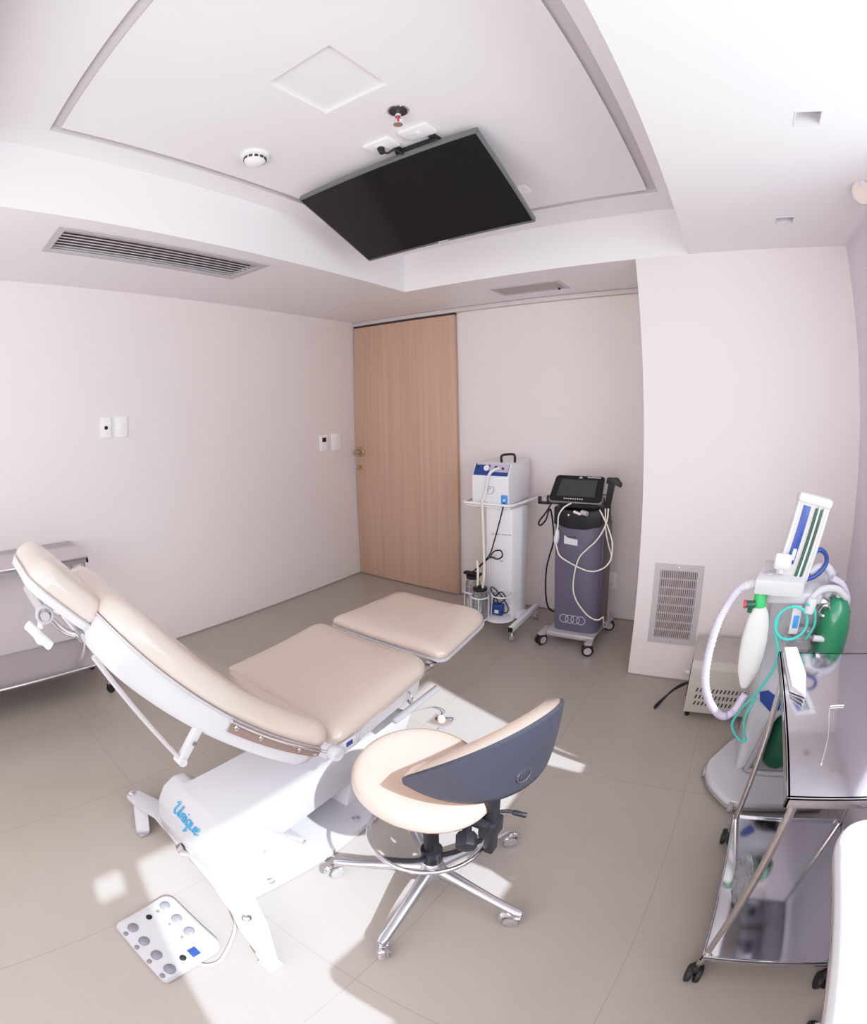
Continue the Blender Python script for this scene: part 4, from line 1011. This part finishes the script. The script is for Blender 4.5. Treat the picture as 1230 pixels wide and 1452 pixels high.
# head block
m = MB(); m.prism([(.150, 1.70, .995), (.330, 1.70, .985), (.372, 1.86, 1.00), (.20, 1.90, 1.005)], (0, 0, .055), .006); m.build('head_block', M['white2'], an)
m = MB(); m.prof((.205, 1.76, 1.052), (0, 0, 1), [(0, .018), (.004, .018), (.006, .010)], 18); m.build('port_cap', M['vent'], an)
# tilted flow-meter tower
q0, q1 = V((.286, 1.76, 1.03)), V((.335, 1.80, 1.345)); qd = (q1-q0).normalized(); qx = V((1, 0, -.22)); qx = (qx-qd*qx.dot(qd)).normalized(); qn = qx.cross(qd)
q1 = q0+V((.070, .02, .30)); qd = (q1-q0).normalized(); qx = V((1, .0, -.2)); qx = (qx-qd*qx.dot(qd)).normalized(); qn = qx.cross(qd)
if qn.y > 0: qn = -qn
def tw_(u, v, d): return q0+qx*u+qd*v+qn*d
def tslab(u0, u1, v0, v1, d0, d1, nm, mt, bev=0.):
    mm = MB(); mm.prism([tw_(u0, v0, d0), tw_(u1, v0, d0), tw_(u1, v1, d0), tw_(u0, v1, d0)], qn*(d1-d0), bev); return mm.build(nm, M[mt], an)
tslab(-.062, .064, -.02, .285, -.05, 0, 'flow_meter', 'white', .006)
tslab(-.066, .068, .268, .302, -.056, .010, 'meter_cap', 'white', .012)
tslab(-.050, .052, .0, .272, 0, .002, 'meter_face', 'vent')
tslab(-.040, -.010, .055, .262, .002, .004, 'blue_scale', 'blue', .001)
tslab(-.028, -.014, .070, .110, .004, .0048, 'scale_window', 'white')
m = MB(); m.cyl(tw_(.012, .01, .008), tw_(.012, .262, .008), .005, n=10); m.cyl(tw_(.030, .01, .008), tw_(.030, .262, .008), .005, n=10); m.build('flow_tube', M['dgreen'], an)
m = MB(); m.cyl(tw_(.021, .0, .010), tw_(.021, .27, .010), .004); m.cyl(tw_(.042, .0, .008), tw_(.042, .27, .008), .005); m.build('tube_guard', M['white'], an)
m = MB(); m.cyl((.245, 1.755, 1.06), (.25, 1.745, 1.10), .010); m.cyl((.215, 1.74, 1.105), (.275, 1.735, 1.100), .028, n=24, bev=.008); m.build('flow_knob', M['knobw'], an)
# bag, connector, valve
m = MB(); m.cyl((.183, 1.75, .995), (.183, 1.75, .93), .024, bev=.004); m.build('green_connector', M['lgreen'], an)
m = MB(); m.cyl((.165, 1.73, .945), (.130, 1.73, .945), .014, bev=.003); m.cyl((.15, 1.73, .94), (.148, 1.73, .915), .009); m.build('relief_valve', M['dgreen'], an)
m = MB(); m.cyl((.131, 1.73, .945), (.122, 1.73, .945), .015); m.build('valve_tip', M['red'], an)
m = MB(); rg = []
bagc = [(.183, .935, .020), (.185, .905, .036), (.186, .86, .045), (.186, .80, .050), (.186, .74, .049), (.186, .68, .043), (.187, .64, .032), (.187, .605, .018), (.187, .592, .010)]
pts_ = catmull([(c_[0], 1.75, c_[1]) for c_ in bagc], 4); nb = len(pts_)
def rb_(t):
    x = t*(len(bagc)-1); i = min(int(x), len(bagc)-2); return bagc[i][2]*(1-x+i)+bagc[i+1][2]*(x-i)
m.tube(pts_, rb_, 20)
for v in m.bm.verts:
    a = math.atan2(v.co.y-1.75, v.co.x-.186); k = 1+.05*math.cos(5*a); v.co.x = .186+(v.co.x-.186)*k; v.co.y = 1.75+(v.co.y-1.75)*k*.8
m.build('breathing_bag', M['bag'], an, sharp=80)
m = MB(); hp_ = catmull([(.150, 1.75, 1.015), (.10, 1.74, .995), (.060, 1.73, .93), (.035, 1.72, .86), (.022, 1.71, .74), (.030, 1.70, .63), (.070, 1.70, .535), (.125, 1.70, .487), (.165, 1.71, .505), (.195, 1.73, .575)], 14)
m.tube(hp_, lambda t: .0155+.0022*math.sin(t*140*PI), 14); m.build('corrugated_hose', M['hose'], an, sharp=80)
m = MB(); m.cyl((.155, 1.75, 1.016), (.118, 1.745, 1.005), .017, bev=.003); m.build('hose_cuff', M['white'], an)
# fittings at right
m = MB(); m.torus((.315, 1.74, .875), (.1, -1, .1), .062, .0055, 40, 8); m.tube([(.26, 1.74, .91), (.262, 1.74, .84), (.285, 1.74, .765), (.29, 1.76, .68), (.25, 1.77, .57), (.20, 1.77, .48), (.18, 1.77, .40), (.22, 1.77, .335), (.255, 1.77, .325), (.235, 1.77, .38), (.225, 1.77, .45), (.25, 1.78, .53)], .0055, smooth=7)
m.tube([(.36, 1.74, .95), (.395, 1.75, .93), (.41, 1.76, .86), (.39, 1.77, .80)], .005, smooth=6); m.build('teal_tubing', M['teal'], an)
m = MB(); m.tube([(.372, 1.80, 1.125), (.40, 1.81, 1.125), (.425, 1.82, 1.10), (.425, 1.82, 1.065), (.39, 1.80, 1.035), (.345, 1.79, 1.02)], .009, smooth=7); m.build('blue_hose', M['blue'], an)
m = MB(); m.cyl((.365, 1.80, 1.145), (.372, 1.80, 1.115), .014, bev=.003); m.build('blue_coupling', M['blue2'], an)
m = MB(); m.tube([(.37, 1.84, 1.03), (.42, 1.85, 1.055), (.46, 1.86, 1.03), (.475, 1.86, .97), (.45, 1.85, .93)], .017, smooth=7); m.tube([(.375, 1.78, .95), (.42, 1.79, .985), (.48, 1.80, .985), (.53, 1.81, .95)], .014, smooth=6); m.build('white_bracket', M['white2'], an)
m = MB(); m.tube([(.46, 1.82, 1.02), (.51, 1.83, .99), (.545, 1.84, .93), (.53, 1.84, .88), (.50, 1.83, .85)], .013, smooth=7); m.build('clear_hose', M['hose'], an)
m = MB(); m.cyl((.505, 1.82, .86), (.495, 1.82, .80), .017, bev=.003); m.cyl((.49, 1.80, .80), (.488, 1.80, .73), .008); m.cyl((.42, 1.78, .80), (.50, 1.79, .79), .012, bev=.003); m.build('white_valve', M['white'], an); m = MB(); m.cyl((.385, 1.76, .965), (.375, 1.755, .91), .020, bev=.004); m.build('white_valve', M['white'], an)
m = MB(); m.cyl((.30, 1.79, .79), (.42, 1.80, .79), .012); m.prof((.375, 1.82, .72), (0, 0, 1), [(0, .05), (.05, .052), (.07, .045), (.10, .04), (.105, .02)], 24); m.build('clear_canister', M['clear'], an)
m = MB(); m.box((.315, 1.765, .82), (.352, 1.785, .93), .004); m.build('gauge_body', M['white'], an)
m = MB(); m.box((.325, 1.762, .845), (.346, 1.766, .895), .001); m.build('gauge_window', M['blue2'], an)
m = MB(); m.cyl((.43, 1.83, .93), (.47, 1.83, .91), .022, n=18, bev=.004); m.torus((.45, 1.80, .90), (0, 1, .2), .022, .006, 24); m.build('gas_regulator', M['chrome'], an)
m = MB(); m.tube([(.28, 1.80, .97), (.33, 1.79, .985), (.35, 1.79, 1.03)], .004, smooth=6); m.build('dark_tubing', M['dgreen'], an); m = MB(); m.tube([(.45, 1.80, .80), (.42, 1.78, .74), (.40, 1.78, .70)], .004, smooth=4); m.build('dark_tubing', M['dgreen'], an)

# gas cylinders
def cylinder(x, y, z0, z1, r, mt, label):
    c = thing('gas_cylinder', (x, y, z0), label, 'gas cylinder')
    H_ = z1-z0
    m = MB(); m.prof((x, y, z0), (0, 0, 1), [(0, r*.8), (.012, r*.97), (.03, r), (H_-.11, r), (H_-.07, r*.9), (H_-.04, r*.62), (H_-.02, r*.35), (H_, r*.32)], 32); m.build('tank', M[mt], c)
    m = MB(); m.cyl((x, y, z1), (x, y, z1+.035), .014); m.box((x-.014, y-.03, z1+.005), (x+.014, y+.016, z1+.03), .003); m.build('valve', M['chrome'], c)
cylinder(.455, 1.975, .064, .415, .065, 'dgreen', 'dark green gas cylinder inside the cabinet opening of the stand')
m = MB(); m.prof((.505, 1.83, .70), (0, 0, 1), [(0, .052), (.01, .066), (.13, .068), (.19, .060), (.225, .042), (.245, .018)], 32); m.build('green_canister', M['green'], an)
m = MB(); m.cyl((.505, 1.83, .94), (.505, 1.83, .96), .014); m.build('canister_cap', M['white'], an)
m = MB(); m.box((.47, 1.84, .64), (.54, 1.90, .71), .01); m.build('canister_mount', M['white'], an)

# ------------------------------------------------------------------ lights
def area(name, loc, target, sx, sy, power, col, spread=PI):
    l = bpy.data.lights.new(name, 'AREA'); l.shape = 'RECTANGLE'; l.size = sx; l.size_y = sy; l.energy = power; l.color = col; l.spread = spread
    o = bpy.data.objects.new(name, l); COL.objects.link(o); o.location = loc
    d = V(target)-V(loc); o.rotation_euler = d.to_track_quat('-Z', 'Y').to_euler(); return o
sun = bpy.data.lights.new('sun', 'SUN'); sun.energy = 7.6; sun.angle = math.radians(.8); sun.color = (.82, .89, 1)
so2 = bpy.data.objects.new('sun', sun); COL.objects.link(so2); el = math.radians(43.8)
sd = V((.9608*math.cos(el), -.277*math.cos(el), math.sin(el))); so2.location = (4, -1, 4); so2.rotation_euler = (-sd).to_track_quat('-Z', 'Y').to_euler()
area('window_light', (XR+.25, .5, 1.8), (-1.5, .9, 1.1), 2.2, 1.3, 34, (.90, .92, 1.0))
area('room_fill', (-.9, -1.45, 1.7), (-1.2, 2.0, 1.2), 3.2, 1.8, 52, (1, .955, .955))  # added soft fill from behind the camera, no fixture there
area('ceiling_fill', (-.6, -.9, 1.0), (-.8, .6, 2.7), 1.6, 1.0, 20, (1, .97, 1.0))  # added fill aimed up to brighten the ceiling, no real fixture
wd = bpy.data.worlds.new('world'); S.world = wd; wd.use_nodes = True
bg = wd.node_tree.nodes['Background']; bg.inputs[0].default_value = (.86, .92, 1, 1); bg.inputs[1].default_value = 2.2

# ------------------------------------------------------------------ camera
cam = bpy.data.cameras.new('camera'); co = bpy.data.objects.new('camera', cam); COL.objects.link(co); S.camera = co
W = ((0.832749, 0.006288, 0.553616), (0.553246, 0.028818, -0.832520), (-0.021189, 0.999565, 0.020519))
R = Matrix(W).to_4x4(); R.translation = V((0, 0, 1.65)); co.matrix_world = R
cam.type = 'PANO'; cam.panorama_type = 'FISHEYE_LENS_POLYNOMIAL'
cam.sensor_fit = 'HORIZONTAL'; cam.sensor_width = 12.30; cam.sensor_height = 14.52
cam.fisheye_fov = math.radians(260)
cam.fisheye_polynomial_k0 = 0; cam.fisheye_polynomial_k1 = -1/7.0226; cam.fisheye_polynomial_k2 = 0; cam.fisheye_polynomial_k3 = 0; cam.fisheye_polynomial_k4 = 0
cam.shift_x = .0013; cam.shift_y = -.0955; cam.lens = 5.2; cam.clip_start = .02
S.view_settings.view_transform = 'Standard'; S.view_settings.look = 'None'; S.view_settings.exposure = 0.28
vs = S.view_settings; vs.use_curve_mapping = True; cm = vs.curve_mapping; cm.white_level = (2.2, 2.2, 2.2); cm.use_clip = True
cc = cm.curves[3]
cc.points[0].location = (0, 0); cc.points[-1].location = (1, 1)
for x_, y_ in ((.12, .264), (.25, .525), (.36, .68), (.50, .79), (.72, .90)): cc.points.new(x_, y_)
cm.update()
S.cycles.use_denoising = True; S.cycles.max_bounces = 10; S.cycles.diffuse_bounces = 6; S.cycles.sample_clamp_indirect = 6
S.cycles.caustics_reflective = False; S.cycles.caustics_refractive = False
for o in list(S.objects):
    if '_o' in o: del o['_o']
